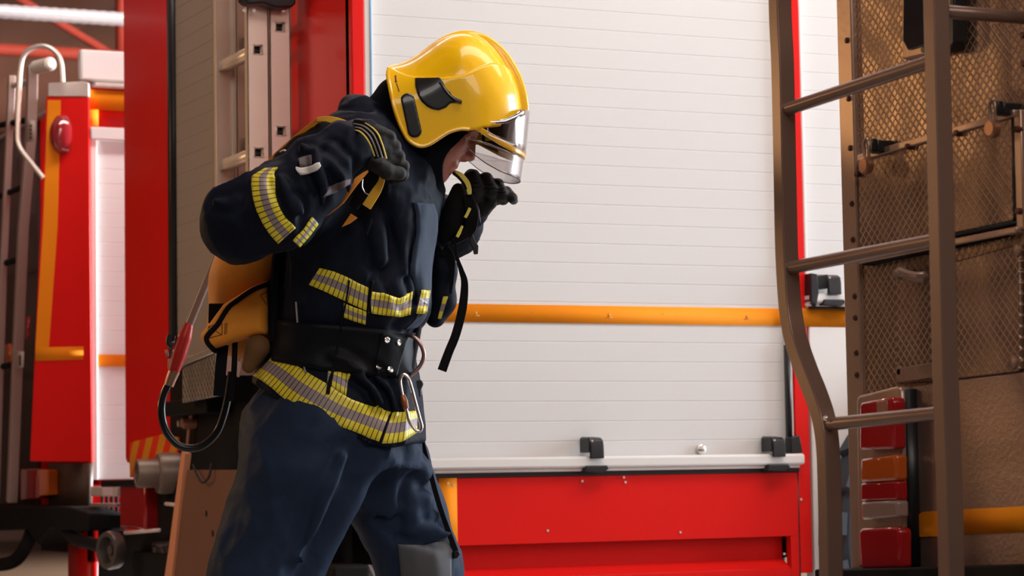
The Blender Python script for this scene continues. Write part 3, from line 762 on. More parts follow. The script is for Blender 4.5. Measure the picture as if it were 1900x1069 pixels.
# ladder rails on the rear, leaning out at the foot
lb_ = bpy.data.objects.new('rear_ladder', None); COL.objects.link(lb_); lb_.parent = B
LBM = mat('matt_ladder_alloy', (0.50, 0.37, 0.32), 0.45, metal=0.4)
def lrail(pix, x, r):
    return MB().tube([PX(a_, b_, x) for a_, b_ in pix], r, square=True).build('rail', LBM, lb_, 0.002)
lrail([(60, 122), (57, 250), (43, 420), (33, 650), (22, 932)], XB - 0.14, 0.021)
lrail([(22, 140), (18, 235), (6, 500), (-8, 932)], XB - 0.14, 0.015)
for (a_, b_) in (((18, 160), (60, 150)), ((-40, 380), (48, 345)), ((-40, 240), (55, 222)), ((-50, 505), (40, 480)), ((-50, 690), (32, 675))):
    MB().tube([PX(*a_, XB - 0.13), PX(*b_, XB - 0.13)], 0.014, 8).build('rung', DARK if a_[0] < 0 else ALU, lb_)
MB().lathe(PX(80, 122, XB - 0.12), (0.3, -1, 0), [(-0.07, 0.02), (-0.06, 0.03), (0.06, 0.03), (0.07, 0.02)], 16).build('top_roller', mat('white_roller', (0.75, 0.68, 0.6), 0.4), lb_)
plateL = mat('pale_sticker', (0.62, 0.50, 0.45), 0.5)
ink = mat('sticker_ink', (0.10, 0.055, 0.04), 0.5)
for (cx_, y0_, y1_) in ((57, 224, 263), (37, 652, 682)):
    st = plate_x('sticker', plateL, lb_, [(cx_ - 7, y0_), (cx_ + 7, y0_), (cx_ + 6, y1_), (cx_ - 8, y1_)], XB - 0.1615, 0.002)
    n_ = 4
    for k in range(n_):
        ya_ = y0_ + 7 + (y1_ - y0_ - 10) * k / n_
        plate_x('sticker_mark', ink, st, [(cx_ - 2, ya_), (cx_ + 2, ya_), (cx_ + 2, ya_ + 5), (cx_ - 2, ya_ + 5)], XB - 0.1637, 0.001)
plate_x('small_reflector', REDLENS, lb_, [(47, 590), (52, 588), (51, 628), (46, 630)], XB - 0.10, 0.01)
plate_x('small_reflector', AMB, lb_, [(9, 640), (18, 638), (18, 680), (9, 682)], XB - 0.02, 0.02)
# tail light, bumper, tow hook, stand of connectors
tl = plate_x('tail_light', REDLENS, B, [(38, 870), (72, 870), (72, 925), (38, 930)], XB - 0.03, 0.05, 0.006)
plate_x('amber_lens', mat('bright_amber_lens', (0.80, 0.16, 0.012), 0.2, coat=0.5), tl, [(72, 870), (88, 872), (88, 919), (72, 921)], XB - 0.03, 0.048, 0.004)
plate_x('mudguard', mat('brown_mudguard', (0.08, 0.045, 0.03), 0.5), B, [(90, 860), (160, 860), (158, 945), (90, 950)], XB, 0.03)
MB().prism(poly_x([(-40, 935), (150, 940), (190, 952), (190, 985), (118, 982), (95, 1010), (75, 982), (-40, 986)], XB - 0.1), (1, 0, 0), -0.06, 0.1).build('rear_bumper', DARK, B, 0.01)
MB().tube(smooth_path([PX(62, 975, XB - 0.1), PX(50, 1010, XB - 0.14), PX(25, 1042, XB - 0.16), PX(-20, 1050, XB - 0.16)], 5), 0.03, 12).build('tow_bar', DARK, B)
MB().tube(smooth_path([PX(115, 975, XB - 0.1), PX(140, 1000, XB - 0.14), PX(175, 1010, XB - 0.16), PX(200, 1018, XB - 0.18)], 5), 0.026, 12).build('tow_bar', DARK, B)
cc = PX(216, 1021, XB - 0.20)
MB().lathe(cc, (-1, -0.3, 0), [(0, 0.068), (0.03, 0.072), (0.045, 0.068), (0.045, 0.052), (0.01, 0.045), (0.01, 0.022), (0.03, 0.018), (0.03, 0.0)], 32).build('tow_jaw', mat('greased_steel', (0.22, 0.19, 0.18), 0.35, metal=0.8), B)
cs = MB()
for k, px in enumerate((190, 199, 208, 217)):
    cs.tube([PX(px, 892, XB - 0.02), PX(px, 985, XB - 0.02)], 0.006, 8)
cs.build('connector_pins', DARK, B)
plate_x('connector_block', mat('pale_connector', (0.62, 0.54, 0.50), 0.4), B, [(168, 903), (190, 903), (190, 921), (168, 921)], XB - 0.03, 0.05, 0.004)
plate_x('connector_block', MATS['pale_connector'], B, [(208, 903), (217, 903), (217, 921), (208, 921)], XB - 0.03, 0.05, 0.004)
plate_x('connector_row', mat('pinkish_connector', (0.42, 0.30, 0.29), 0.4), B, [(165, 934), (216, 934), (216, 941), (165, 941)], XB - 0.03, 0.05, 0.002)
wheel(B, 1.6, YB + 0.2, -1); wheel(B, 1.6, WB - 0.2, 1); wheel(B, 6.3, YB + 0.2, -1); wheel(B, 6.3, WB - 0.2, 1)
MB().box(XB, XB + 0.04, YB - 0.0, YB + 0.35, 0.05, 0.6).build('red_mud_flap', RED, B)
MB().box(XB + 0.3, 5.6, YB + 0.5, WB - 0.5, 0.45, 0.62).build('chassis', DARK, B)
cab(B, 5.7, 7.3, YB, WB, 2.6)
# ================================================================== figure toolkit: implicit surfaces meshed with surface nets
D0 = 5.8
PO = PD(640, 884, D0); PO = np.array([PO[0], PO[1], 0.0])
def L(px, py, d=0.0):
    """pixel at a depth near the figure -> the figure's own frame (x right, y away, z up)"""
    r = ray(px, py)
    p = CAM + r * ((((PO - CAM) @ hf) + d) / (r @ hf)) - PO
    return np.array([p @ hr, p @ hf, p[2]])
def LW(V):
    V = np.asarray(V, float)
    return PO + V[..., 0:1] * hr + V[..., 1:2] * hf + V[..., 2:3] * up0
SCL = FPX / D0
_T = rng.random((32, 32, 32))
def vnoise(P):
    i = np.floor(P).astype(int); f = P - i; f = f * f * (3 - 2 * f)
    i0 = i & 31; i1 = (i + 1) & 31
    r = 0
    for a in (0, 1):
        for b in (0, 1):
            for c in (0, 1):
                w_ = (f[:, 0] if a else 1 - f[:, 0]) * (f[:, 1] if b else 1 - f[:, 1]) * (f[:, 2] if c else 1 - f[:, 2])
                r = r + w_ * _T[(i1 if a else i0)[:, 0], (i1 if b else i0)[:, 1], (i1 if c else i0)[:, 2]]
    return r
def ridge(P, amp, scale, axis, stretch=3.5, seed=0.0, warp=0.6):
    """fold field: ridged noise stretched along an axis"""
    ax = np.array(axis, float); ax /= np.linalg.norm(ax)
    Q = P * scale
    al = Q @ ax
    Q = Q - np.outer(al * (1 - 1 / stretch), ax) + seed
    wv = vnoise(Q * 0.7 + 9.1)[:, None] * warp
    n = vnoise(Q + wv)
    n2 = vnoise(Q * 2.1 + 3.3 + wv * 1.5)
    r = 1 - np.abs(2 * n - 1)
    r2 = 1 - np.abs(2 * n2 - 1)
    return amp * (r ** 1.6 - 0.45 + 0.35 * (r2 ** 1.5 - 0.45))
def smin(a, b, k):
    h = np.clip(0.5 + 0.5 * (b - a) / k, 0, 1)
    return b + (a - b) * h - k * h * (1 - h)
def smax(a, b, k): return -smin(-a, -b, k)
def cap(P, a, b, ra, rb, flat=None):
    a = np.array(a, float); b = np.array(b, float); ba = b - a
    t = np.clip(((P - a) @ ba) / (ba @ ba), 0, 1)
    d = P - a - t[:, None] * ba
    return np.sqrt((d * d).sum(1)) - (ra + (rb - ra) * t)
def chain(P, pts, k=0.02):
    """pts = [(xyz, r), ...]"""
    d = None
    for (a, ra), (b, rb) in zip(pts[:-1], pts[1:]):
        c = cap(P, a, b, ra, rb)
        d = c if d is None else smin(d, c, k)
    return d
def ell(P, c, r, R=None):
    q = P - np.array(c, float)
    if R is not None: q = q @ R
    q = q / np.array(r, float)
    n = np.sqrt((q * q).sum(1)) + 1e-9
    return (n - 1) * min(r) * 0.5 + (n - 1) * n / (np.sqrt(((q / np.array(r)) ** 2).sum(1)) + 1e-9) * 0.5
def loft(P, rows, n=2.4):
    """rows = [(z, x left, x right, y centre, half depth)] from low z to high"""
    R = np.array(sorted(rows)); sp = np.array(smooth_path(R, 6))
    z = P[:, 2]
    xl, xr, yc, b = (np.interp(z, sp[:, 0], sp[:, k]) for k in (1, 2, 3, 4))
    cx = (xl + xr) / 2; a = (xr - xl) / 2
    k = ((np.abs(P[:, 0] - cx) / a) ** n + (np.abs(P[:, 1] - yc) / b) ** n) ** (1 / n)
    d = (k - 1) * np.minimum(a, b)
    return np.maximum(d, np.maximum(R[0, 0] - z, z - R[-1, 0]))
def poly2(P2, poly):
    """signed distance to a closed polygon in 2D"""
    poly = np.array(poly, float); n = len(poly)
    d = np.full(len(P2), 1e9); s = np.ones(len(P2))
    for i in range(n):
        a = poly[i]; b = poly[i - 1]
        e = b - a; w_ = P2 - a
        t = np.clip((w_ @ e) / (e @ e), 0, 1)
        q = w_ - t[:, None] * e
        d = np.minimum(d, (q * q).sum(1))
        c1 = P2[:, 1] >= a[1]; c2 = P2[:, 1] < b[1]; c3 = e[0] * w_[:, 1] > e[1] * w_[:, 0]
        flip = (c1 & c2 & c3) | (~c1 & ~c2 & ~c3)
        s = np.where(flip, -s, s)
    return s * np.sqrt(d)
def grad(f, V, e=0.0015):
    g = np.stack([f(V + np.array(o)) - f(V - np.array(o)) for o in ((e, 0, 0), (0, e, 0), (0, 0, e))], 1) / (2 * e)
    return g
def nets(f, lo, hi, h, newton=2, chunk=400000):
    """dense grid filled only near the surface, then surface nets; returns verts, quads"""
    lo = np.array(lo, float); hi = np.array(hi, float)
    B = 4
    nb = np.ceil((hi - lo) / (h * B)).astype(int)
    n = nb * B + 1
    H = h * B
    cc = np.stack(np.meshgrid(*[lo[k] + (np.arange(nb[k]) + 0.5) * H for k in range(3)], indexing='ij'), -1).reshape(-1, 3)
    fc = f(cc)
    F = np.repeat(np.repeat(np.repeat(fc.reshape(nb), B, 0), B, 1), B, 2)
    F = np.pad(F, ((0, 1), (0, 1), (0, 1)), mode='edge')
    F = np.where(np.abs(F) < 1e-6, 1e-6, F)
    act = np.nonzero(np.abs(fc) < H * 1.7)[0]
    bi = np.stack(np.unravel_index(act, nb), 1) * B
    off = np.stack(np.meshgrid(*[np.arange(B + 1)] * 3, indexing='ij'), -1).reshape(-1, 3)
    idx = (bi[:, None, :] + off[None]).reshape(-1, 3)
    lin = np.unique((idx[:, 0] * n[1] + idx[:, 1]) * n[2] + idx[:, 2])
    Fl = F.reshape(-1)
    for s_ in range(0, len(lin), chunk):
        q = lin[s_:s_ + chunk]
        ijk = np.stack(np.unravel_index(q, n), 1)
        Fl[q] = f(lo + ijk * h)
    F = Fl.reshape(n)
    S = F < 0
    # active cells
    c = [S[a:n[0] - 1 + a, b:n[1] - 1 + b, c_:n[2] - 1 + c_] for a in (0, 1) for b in (0, 1) for c_ in (0, 1)]
    tot = sum(x.astype(np.int8) for x in c)
    cells = np.argwhere((tot > 0) & (tot < 8))
    cid = -np.ones(n - 1, int); cid[tuple(cells.T)] = np.arange(len(cells))
    acc = np.zeros((len(cells), 3)); cnt = np.zeros(len(cells))
    for ax in range(3):
        for a in (0, 1):
            for b in (0, 1):
                o0 = [0, 0, 0]; oth = [k for k in range(3) if k != ax]
                o0[oth[0]] = a; o0[oth[1]] = b
                o1 = list(o0); o1[ax] = 1
                p0 = cells + o0; p1 = cells + o1
                f0 = F[tuple(p0.T)]; f1 = F[tuple(p1.T)]
                m = (f0 < 0) != (f1 < 0)
                t = np.where(m, f0 / (f0 - f1 + 1e-20), 0)
                pt = p0 + t[:, None] * (p1 - p0)
                acc[m] += pt[m]; cnt[m] += 1
    V = lo + acc / cnt[:, None] * h
    quads = []
    for ax in range(3):
        oth = [k for k in range(3) if k != ax]
        sl0 = [slice(1, n[k] - 1) for k in range(3)]; sl0[ax] = slice(0, n[ax] - 1)
        sl1 = list(sl0); sl1[ax] = slice(1, n[ax])
        A_ = S[tuple(sl0)]; B_ = S[tuple(sl1)]
        e = np.argwhere(A_ != B_)
        st = np.array([1, 1, 1]); st[ax] = 0
        e = e + st
        inside = S[tuple(e.T)]
        q = []
        for (a, b) in ((0, 0), (-1, 0), (-1, -1), (0, -1)):
            o = np.zeros(3, int); o[oth[0]] = a; o[oth[1]] = b
            q.append(cid[tuple((e + o).T)])
        q = np.stack(q, 1)
        flip = inside if ax != 1 else ~inside
        q[~flip] = q[~flip][:, ::-1]
        quads.append(q)
    Q = np.concatenate(quads)
    Q = Q[(Q >= 0).all(1)]
    for _ in range(newton):
        g = grad(f, V, h * 0.3); d = f(V)
        gn = (g * g).sum(1) + 1e-6
        st = -(d / gn)[:, None] * g
        ln = np.linalg.norm(st, axis=1, keepdims=True)
        st = st * np.minimum(1, h * 0.6 / (ln + 1e-9))
        V = V + st
    return V, Q
def mesh_obj(name, V, Q, mt, parent, uv=None, world=True, smooth=True):
    W_ = (LW(V) if world else np.asarray(V)) - origin_of(parent)
    me = bpy.data.meshes.new(name)
    Q = np.asarray(Q)
    me.vertices.add(len(W_)); me.vertices.foreach_set('co', W_.reshape(-1))
    me.loops.add(Q.size); me.loops.foreach_set('vertex_index', Q.reshape(-1).astype(np.int32))
    me.polygons.add(len(Q)); me.polygons.foreach_set('loop_start', (np.arange(len(Q)) * Q.shape[1]).astype(np.int32))
    me.polygons.foreach_set('loop_total', np.full(len(Q), Q.shape[1], np.int32))
    me.update(calc_edges=True)
    me.polygons.foreach_set('use_smooth', [smooth] * len(Q))
    if uv is not None:
        l = me.uv_layers.new(name='UVMap')
        l.data.foreach_set('uv', np.asarray(uv)[Q.reshape(-1)].reshape(-1))
    o = link(name, me, parent, mt)
    return o
def sdf_obj(name, f, lo, hi, h, mt, parent, newton=2):
    V, Q = nets(f, lo, hi, h, newton)
    return mesh_obj(name, V, Q, mt, parent)
def dilate(f, r): return lambda P: f(P) - r
def resample(c, n):
    c = np.array(c, float); s = np.concatenate([[0], np.cumsum(np.linalg.norm(np.diff(c, axis=0), axis=1))]); s /= s[-1]
    t = np.linspace(0, 1, n)
    return np.stack([np.interp(t, s, c[:, k]) for k in range(c.shape[1])], 1)
def march(f, pix, off, near=-0.62, far=0.5, steps=170, back=False, miss=True):
    """where the sight line of each pixel meets the surface f=0, lifted by off; back=True comes from the far side"""
    pix = np.array(pix, float)
    A_ = np.array([L(a, b, near) for a, b in pix]); B_ = np.array([L(a, b, far) for a, b in pix])
    if back: A_, B_ = B_, A_
    t = np.linspace(0, 1, steps)
    P = A_[:, None, :] + (B_ - A_)[:, None, :] * t[None, :, None]
    v = f(P.reshape(-1, 3)).reshape(len(pix), steps) - off
    neg = v < 0
    hit = neg.any(1); first = np.where(hit, neg.argmax(1), v.argmin(1))
    k0 = np.maximum(first - 1, 0)
    r = np.arange(len(pix))
    t0 = t[k0]; t1 = t[first]
    for _ in range(9):
        tm = (t0 + t1) / 2
        vm = f(A_ + (B_ - A_) * tm[:, None]) - off
        ins = (vm < 0) & hit
        t1 = np.where(ins, tm, t1); t0 = np.where(ins, t0, tm)
    tt = np.where(hit, (t0 + t1) / 2, t[first])
    return A_ + (B_ - A_) * tt[:, None]
def drape(name, f, c0, c1, mt, parent, nu=60, nv=8, off=0.004, thick=0.004, near=-0.62, far=0.5, back=False, relax=2, udist=None):
    """a fabric strip sewn on the surface between two outline curves"""
    a = resample(np.array(c0, float), nu); b = resample(np.array(c1, float), nu)
    g = a[:, None, :] + (b - a)[:, None, :] * np.linspace(0, 1, nv)[None, :, None]
    P = march(f, g.reshape(-1, 2), off, near, far, back=back).reshape(nu, nv, 3)
    mid = P[:, nv // 2]; s = np.concatenate([[0], np.cumsum(np.linalg.norm(np.diff(mid, axis=0), axis=1))])
    for _ in range(relax):
        P[1:-1] = 0.5 * P[1:-1] + 0.25 * (P[2:] + P[:-2])
    V = P.reshape(-1, 3)
    gr = grad(f, V, 0.003); gr /= np.linalg.norm(gr, axis=1, keepdims=True) + 1e-9
    Vb = V - gr * (thick + off)
    u = np.repeat(s, nv); v = np.tile(np.linspace(0, 1, nv), nu)
    UV = np.stack([u, v], 1)
    I = np.arange(nu * nv).reshape(nu, nv)
    q = np.stack([I[:-1, :-1], I[1:, :-1], I[1:, 1:], I[:-1, 1:]], -1).reshape(-1, 4)
    n = nu * nv
    rim = np.concatenate([I[:, 0], I[-1, 1:], I[-2::-1, -1], I[0, -2:0:-1]])
    rq = np.stack([rim, np.roll(rim, -1), np.roll(rim, -1) + n, rim + n], 1)
    Q = np.concatenate([q[:, ::-1] if not back else q, rq])
    o = mesh_obj(name, np.concatenate([V, Vb]), Q, mt, parent, np.concatenate([UV, UV]))
    return o
def ribbon(name, pts, width, mt, parent, side=None, thick=0.004, n=8, normal=None, uv=True):
    """strap through 3d points (local frame); width scalar or list (metres); side = direction of the width"""
    P = np.array(smooth_path([np.array(p, float) for p in pts], n))
    m = len(P)
    wd = np.interp(np.linspace(0, 1, m), np.linspace(0, 1, len(pts)), width if hasattr(width, '__len__') else [width] * len(pts))
    T = np.gradient(P, axis=0); T /= np.linalg.norm(T, axis=1, keepdims=True)
    view = np.array(normal if normal is not None else (0, -1, 0), float)
    if view.ndim == 1: view = np.tile(view, (m, 1))
    S_ = np.cross(T, view); S_ /= np.linalg.norm(S_, axis=1, keepdims=True) + 1e-9
    N_ = np.cross(S_, T)
    V = np.concatenate([P + S_ * wd[:, None] / 2 + N_ * thick / 2, P - S_ * wd[:, None] / 2 + N_ * thick / 2, P - S_ * wd[:, None] / 2 - N_ * thick / 2, P + S_ * wd[:, None] / 2 - N_ * thick / 2])
    I = np.arange(m)
    Q = []
    for k in range(4):
        a = I + k * m; b = I + ((k + 1) % 4) * m
        Q.append(np.stack([a[:-1], a[1:], b[1:], b[:-1]], 1))
    Q.append(np.array([[0, m, 2 * m, 3 * m], [4 * m - 1, 3 * m - 1, 2 * m - 1, m - 1]]))
    o = mesh_obj(name, V, np.concatenate(Q), mt, parent, smooth=False)
    bpyb = o.modifiers.new('bevel', 'BEVEL'); bpyb.width = min(thick * 0.3, 0.0012); bpyb.segments = 2; bpyb.limit_method = 'ANGLE'
    return o
def ltube(name, pts, r, mt, parent, seg=10, n=6, closed=False):
    P = smooth_path([np.array(p, float) for p in pts], n, closed)
    rr = np.interp(np.linspace(0, 1, len(P)), np.linspace(0, 1, len(r)), r) if hasattr(r, '__len__') else r
    return MB().tube([LW(p) for p in P], rr, seg, closed=closed).build(name, mt, parent)
def lprism(name, pix, d, th, mt, parent, bevel=0.003):
    """outline at depth d, pushed th metres away from the camera side"""
    pts = [LW(L(a, b, d)) for a, b in pix]
    return MB().prism(pts, hf, 0.0, th).build(name, mt, parent, bevel)
# ================================================================== materials of the figure
def fabric(name, col, rough=0.75, bump=0.35, weave=900, sheen=0.12, spec=0.25, folds=0.0):
    m = bpy.data.materials.new(name); m.use_nodes = True
    nt = m.node_tree; b = nt.nodes['Principled BSDF']
    b.inputs['Roughness'].default_value = rough; b.inputs['Sheen Weight'].default_value = sheen
    b.inputs['Sheen Roughness'].default_value = 0.4; b.inputs['Specular IOR Level'].default_value = spec
    tc = nd(nt, 'ShaderNodeTexCoord')
    n = nd(nt, 'ShaderNodeTexNoise'); n.inputs['Scale'].default_value = 9; n.inputs['Detail'].default_value = 6
    nt.links.new(tc.outputs['Object'], n.inputs['Vector'])
    mx = nd(nt, 'ShaderNodeMix', data_type='RGBA')
    mx.inputs[6].default_value = (*[c * 0.8 for c in col], 1); mx.inputs[7].default_value = (*[c * 1.25 for c in col], 1)
    nt.links.new(n.outputs['Fac'], mx.inputs[0]); nt.links.new(mx.outputs[2], b.inputs['Base Color'])
    n2 = nd(nt, 'ShaderNodeTexNoise'); n2.inputs['Scale'].default_value = weave; n2.inputs['Detail'].default_value = 2
    n3 = nd(nt, 'ShaderNodeTexNoise'); n3.inputs['Scale'].default_value = 38; n3.inputs['Detail'].default_value = 4
    for q in (n2, n3): nt.links.new(tc.outputs['Object'], q.inputs['Vector'])
    hsum = math_node(nt, 'ADD', math_node(nt, 'MULTIPLY', n2.outputs['Fac'], 0.12), math_node(nt, 'MULTIPLY', n3.outputs['Fac'], 0.7))
    if folds > 0:
        n4 = nd(nt, 'ShaderNodeTexNoise'); n4.noise_type = 'RIDGED_MULTIFRACTAL'; n4.inputs['Scale'].default_value = 8; n4.inputs['Detail'].default_value = 2.5; n4.inputs['Distortion'].default_value = 0.6
        nt.links.new(tc.outputs['Object'], n4.inputs['Vector'])
        hsum = math_node(nt, 'ADD', hsum, math_node(nt, 'MULTIPLY', n4.outputs['Fac'], folds))
    bp = nd(nt, 'ShaderNodeBump'); bp.inputs['Strength'].default_value = bump; bp.inputs['Distance'].default_value = 0.006
    nt.links.new(hsum, bp.inputs['Height']); nt.links.new(bp.outputs[0], b.inputs['Normal'])
    return m
NAVY = fabric('navy_aramid_fabric', (0.0050, 0.0075, 0.0165), 0.6, sheen=0.0, spec=0.09, folds=7)
TROU = fabric('navy_trouser_fabric', (0.016, 0.028, 0.058), 0.6, sheen=0.0, spec=0.10, folds=7)
PLACK = fabric('daylit_blue_placket', (0.030, 0.045, 0.078), sheen=0.05)  # daylight on the placket is put into this lighter blue
KNIT = fabric('black_knit_hood', (0.0042, 0.005, 0.0085), 0.9, 0.2, sheen=0.0, spec=0.08)
PATCH = fabric('charcoal_knee_patch', (0.075, 0.075, 0.085), 0.7, 0.2)
GLOVE = fabric('black_padded_glove', (0.013, 0.0125, 0.0125), 0.6, 0.9, sheen=0.05, spec=0.25)
WEB = fabric('black_webbing', (0.0055, 0.0055, 0.0065), 0.8, 0.2, sheen=0.0, spec=0.12)
ORANGE = fabric('orange_pack_fabric', (0.78, 0.27, 0.018), 0.6, 0.35, spec=0.35)
YWEB = fabric('yellow_webbing', (0.85, 0.47, 0.045), 0.6, 0.2)
GREYW = mat('grey_piping', (0.30, 0.28, 0.28), 0.5)
YPIPE = mat('yellow_piping', (0.88, 0.66, 0.12), 0.5)
BROWNP = fabric('brown_pad_fabric', (0.16, 0.075, 0.025), 0.7, 0.3)
MAUVE = fabric('mauve_grey_patch', (0.11, 0.085, 0.09), 0.6, 0.2)
WTAG = mat('white_cloth_tag', (0.72, 0.68, 0.65), 0.6)
LEATH = mat('black_belt_leather', (0.005, 0.006, 0.009), 0.5, bump=0.1, bscale=200, spec=0.15)
def reflective(name, pitch=0.0115, lean=0.0):
    m = bpy.data.materials.new(name); m.use_nodes = True
    nt = m.node_tree; b = nt.nodes['Principled BSDF']; b.inputs['Roughness'].default_value = 0.42
    tc = nd(nt, 'ShaderNodeTexCoord'); sp = nd(nt, 'ShaderNodeSeparateXYZ'); nt.links.new(tc.outputs['UV'], sp.inputs[0])
    u, v = sp.outputs['X'], sp.outputs['Y']
    silver = math_node(nt, 'LESS_THAN', math_node(nt, 'ABSOLUTE', math_node(nt, 'SUBTRACT', v, 0.5)), 0.17)
    ph = math_node(nt, 'ADD', math_node(nt, 'MULTIPLY', u, 1 / pitch), math_node(nt, 'MULTIPLY', v, lean))
    line = math_node(nt, 'LESS_THAN', math_node(nt, 'FRACT', ph), 0.17)
    mx = nd(nt, 'ShaderNodeMix', data_type='RGBA'); mx.inputs[6].default_value = (0.80, 0.66, 0.03, 1); mx.inputs[7].default_value = (0.30, 0.235, 0.235, 1)
    nt.links.new(silver, mx.inputs[0])
    mx2 = nd(nt, 'ShaderNodeMix', data_type='RGBA'); nt.links.new(line, mx2.inputs[0]); nt.links.new(mx.outputs[2], mx2.inputs[6]); mx2.inputs[7].default_value = (0.02, 0.017, 0.02, 1)
    nt.links.new(mx2.outputs[2], b.inputs['Base Color'])
    return m
REFL = reflective('hi_vis_striped_tape')
HELM = mat('glossy_yellow_helmet_shell', (0.95, 0.54, 0.0), 0.30, coat=0.45, spec=0.35)
HRIM = mat('yellow_helmet_edge', (0.93, 0.50, 0.0), 0.22, coat=0.6)
VENT = mat('helmet_black_vent', (0.012, 0.012, 0.014), 0.25, coat=0.3)
SKIN = mat('skin', (0.42, 0.155, 0.115), 0.45, var=0.12, vscale=30, bump=0.1, bscale=120)
LIP = mat('lips', (0.36, 0.09, 0.08), 0.4)
def visor_mat(name, tint, alpha_mix, rough=0.02):
    m = bpy.data.materials.new(name); m.use_nodes = True
    nt = m.node_tree; nt.nodes.clear()
    out = nd(nt, 'ShaderNodeOutputMaterial'); tr = nd(nt, 'ShaderNodeBsdfTransparent'); gl = nd(nt, 'ShaderNodeBsdfGlossy')
    tr.inputs[0].default_value = (*tint, 1); gl.inputs['Roughness'].default_value = rough
    lw = nd(nt, 'ShaderNodeLayerWeight'); lw.inputs[0].default_value = 0.35
    f = math_node(nt, 'ADD', math_node(nt, 'MULTIPLY', lw.outputs['Facing'], 0.75), alpha_mix, clamp=True)
    mx = nd(nt, 'ShaderNodeMixShader'); nt.links.new(f, mx.inputs[0]); nt.links.new(tr.outputs[0], mx.inputs[1]); nt.links.new(gl.outputs[0], mx.inputs[2])
    nt.links.new(mx.outputs[0], out.inputs[0])
    return m
CLEARV = visor_mat('clear_visor', (0.90, 0.88, 0.88), 0.03)
GOLDV = visor_mat('brown_eye_shield', (0.13, 0.062, 0.04), 0.05)
PLASTIC_EDGE = mat('dark_visor_edge', (0.05, 0.03, 0.025), 0.3)

# ================================================================== the firefighter
FF = thing('person', 'firefighter walking with bowed head in yellow helmet and navy suit, pulling on shoulder straps', 'person', PO)
V3 = lambda *a: L(*a)
def LX(px): return L(px, 500)[0]
def LZ(py, px=640): return L(px, py)[2]

# ---- jacket
tor = []
for (py, xl, xr, yc, b) in ((212, 640, 708, 0.0, 0.09), (236, 602, 752, 0.0, 0.165), (275, 582, 772, 0.0, 0.212), (330, 566, 792, 0.0, 0.225), (380, 552, 816, 0.0, 0.22),
                        (430, 536, 814, 0.0, 0.21), (480, 518, 806, 0.0, 0.205), (540, 508, 801, 0.0, 0.205), (588, 503, 795, 0.0, 0.198), (628, 500, 768, 0.0, 0.178),
                        (665, 490, 766, 0.0, 0.18), (705, 472, 772, 0.0, 0.195), (760, 455, 777, 0.0, 0.21), (840, 448, 780, 0.0, 0.215), (870, 448, 780, 0.0, 0.215)):
    z = (LZ(py, xl) + LZ(py, xr)) / 2
    tor.append((z, LX(xl), LX(xr), yc, b))
el_n = L(446, 412, -0.33)
arm_n = [(L(640, 312, -0.10), 0.105), (L(560, 370, -0.20), 0.095), (el_n, 0.086)]
fore_n = [(L(424, 410, -0.335), 0.058), (L(448, 409, -0.34), 0.082), (L(515, 386, -0.36), 0.089), (L(590, 322, -0.345), 0.074), (L(640, 282, -0.31), 0.060), (L(668, 264, -0.29), 0.050)]
el_f = L(795, 452, 0.32)
arm_f = [(L(705, 300, 0.13), 0.10), (L(760, 390, 0.24), 0.085), (el_f, 0.075)]
fore_f = [(el_f, 0.075), (L(838, 420, 0.26), 0.062), (L(868, 388, 0.19), 0.048)]
collar_pts = [(L(784, 368, 0.0), 0.036), (L(770, 325, -0.09), 0.036), (L(715, 262, -0.12), 0.036), (L(668, 213, -0.07), 0.034), (L(657, 205, 0.0), 0.032), (L(668, 213, 0.07), 0.034), (L(715, 262, 0.12), 0.036), (L(770, 325, 0.09), 0.036), (L(784, 368, 0.0), 0.036)]
hem_t = np.array([(L(px, py)[0], L(px, py)[2]) for px, py in ((380, 668), (450, 700), (500, 728), (545, 760), (600, 786), (650, 808), (700, 828), (735, 832), (785, 822), (900, 800))])
# large creases drawn where the photograph shows them: (pixel path, depth range, radius, height)
creases = []
def crease(pix, d, r, h): creases.append(([L(a, b, d) for a, b in pix], r * 0.9, h * 1.7))
crease([(706, 420), (716, 470), (722, 520), (740, 552)], -0.15, 0.016, 0.012)
crease([(742, 400), (750, 450), (752, 500), (756, 545)], -0.12, 0.013, 0.011)
crease([(680, 380), (700, 430), (708, 480)], -0.19, 0.018, 0.010)
crease([(690, 530), (700, 560)], -0.18, 0.012, 0.008)
crease([(560, 270), (600, 292), (640, 330), (640, 380)], -0.40, 0.012, 0.008)
crease([(585, 275), (588, 310), (602, 350), (596, 400)], -0.42, 0.013, 0.012)
crease([(612, 276), (640, 305), (650, 340), (648, 372)], -0.38, 0.012, 0.010)
crease([(520, 330), (540, 370), (560, 410)], -0.44, 0.014, 0.008)
crease([(548, 372), (570, 400), (572, 430)], -0.43, 0.010, 0.007)
crease([(400, 372), (425, 380), (440, 372)], -0.41, 0.012, 0.006)
crease([(660, 690), (690, 712), (712, 752)], -0.19, 0.014, 0.012)
crease([(700, 700), (722, 722), (735, 760)], -0.17, 0.012, 0.010)
crease([(620, 660), (660, 676), (700, 690)], -0.19, 0.012, 0.008)
crease([(700, 586), (740, 590), (785, 578)], -0.12, 0.018, 0.014)
crease([(560, 820), (620, 835), (680, 830)], -0.2, 0.014, 0.006)
def jacket_core(P):
    t = loft(P, tor, 2.3)
    a = smin(chain(P, arm_n, 0.03), chain(P, fore_n, 0.02), 0.012)
    b = smin(chain(P, arm_f, 0.03), chain(P, fore_f, 0.03), 0.03)
    d = smin(t, a, 0.045); d = smin(d, b, 0.045)
    d = smin(d, chain(P, collar_pts, 0.02), 0.018)
    return d
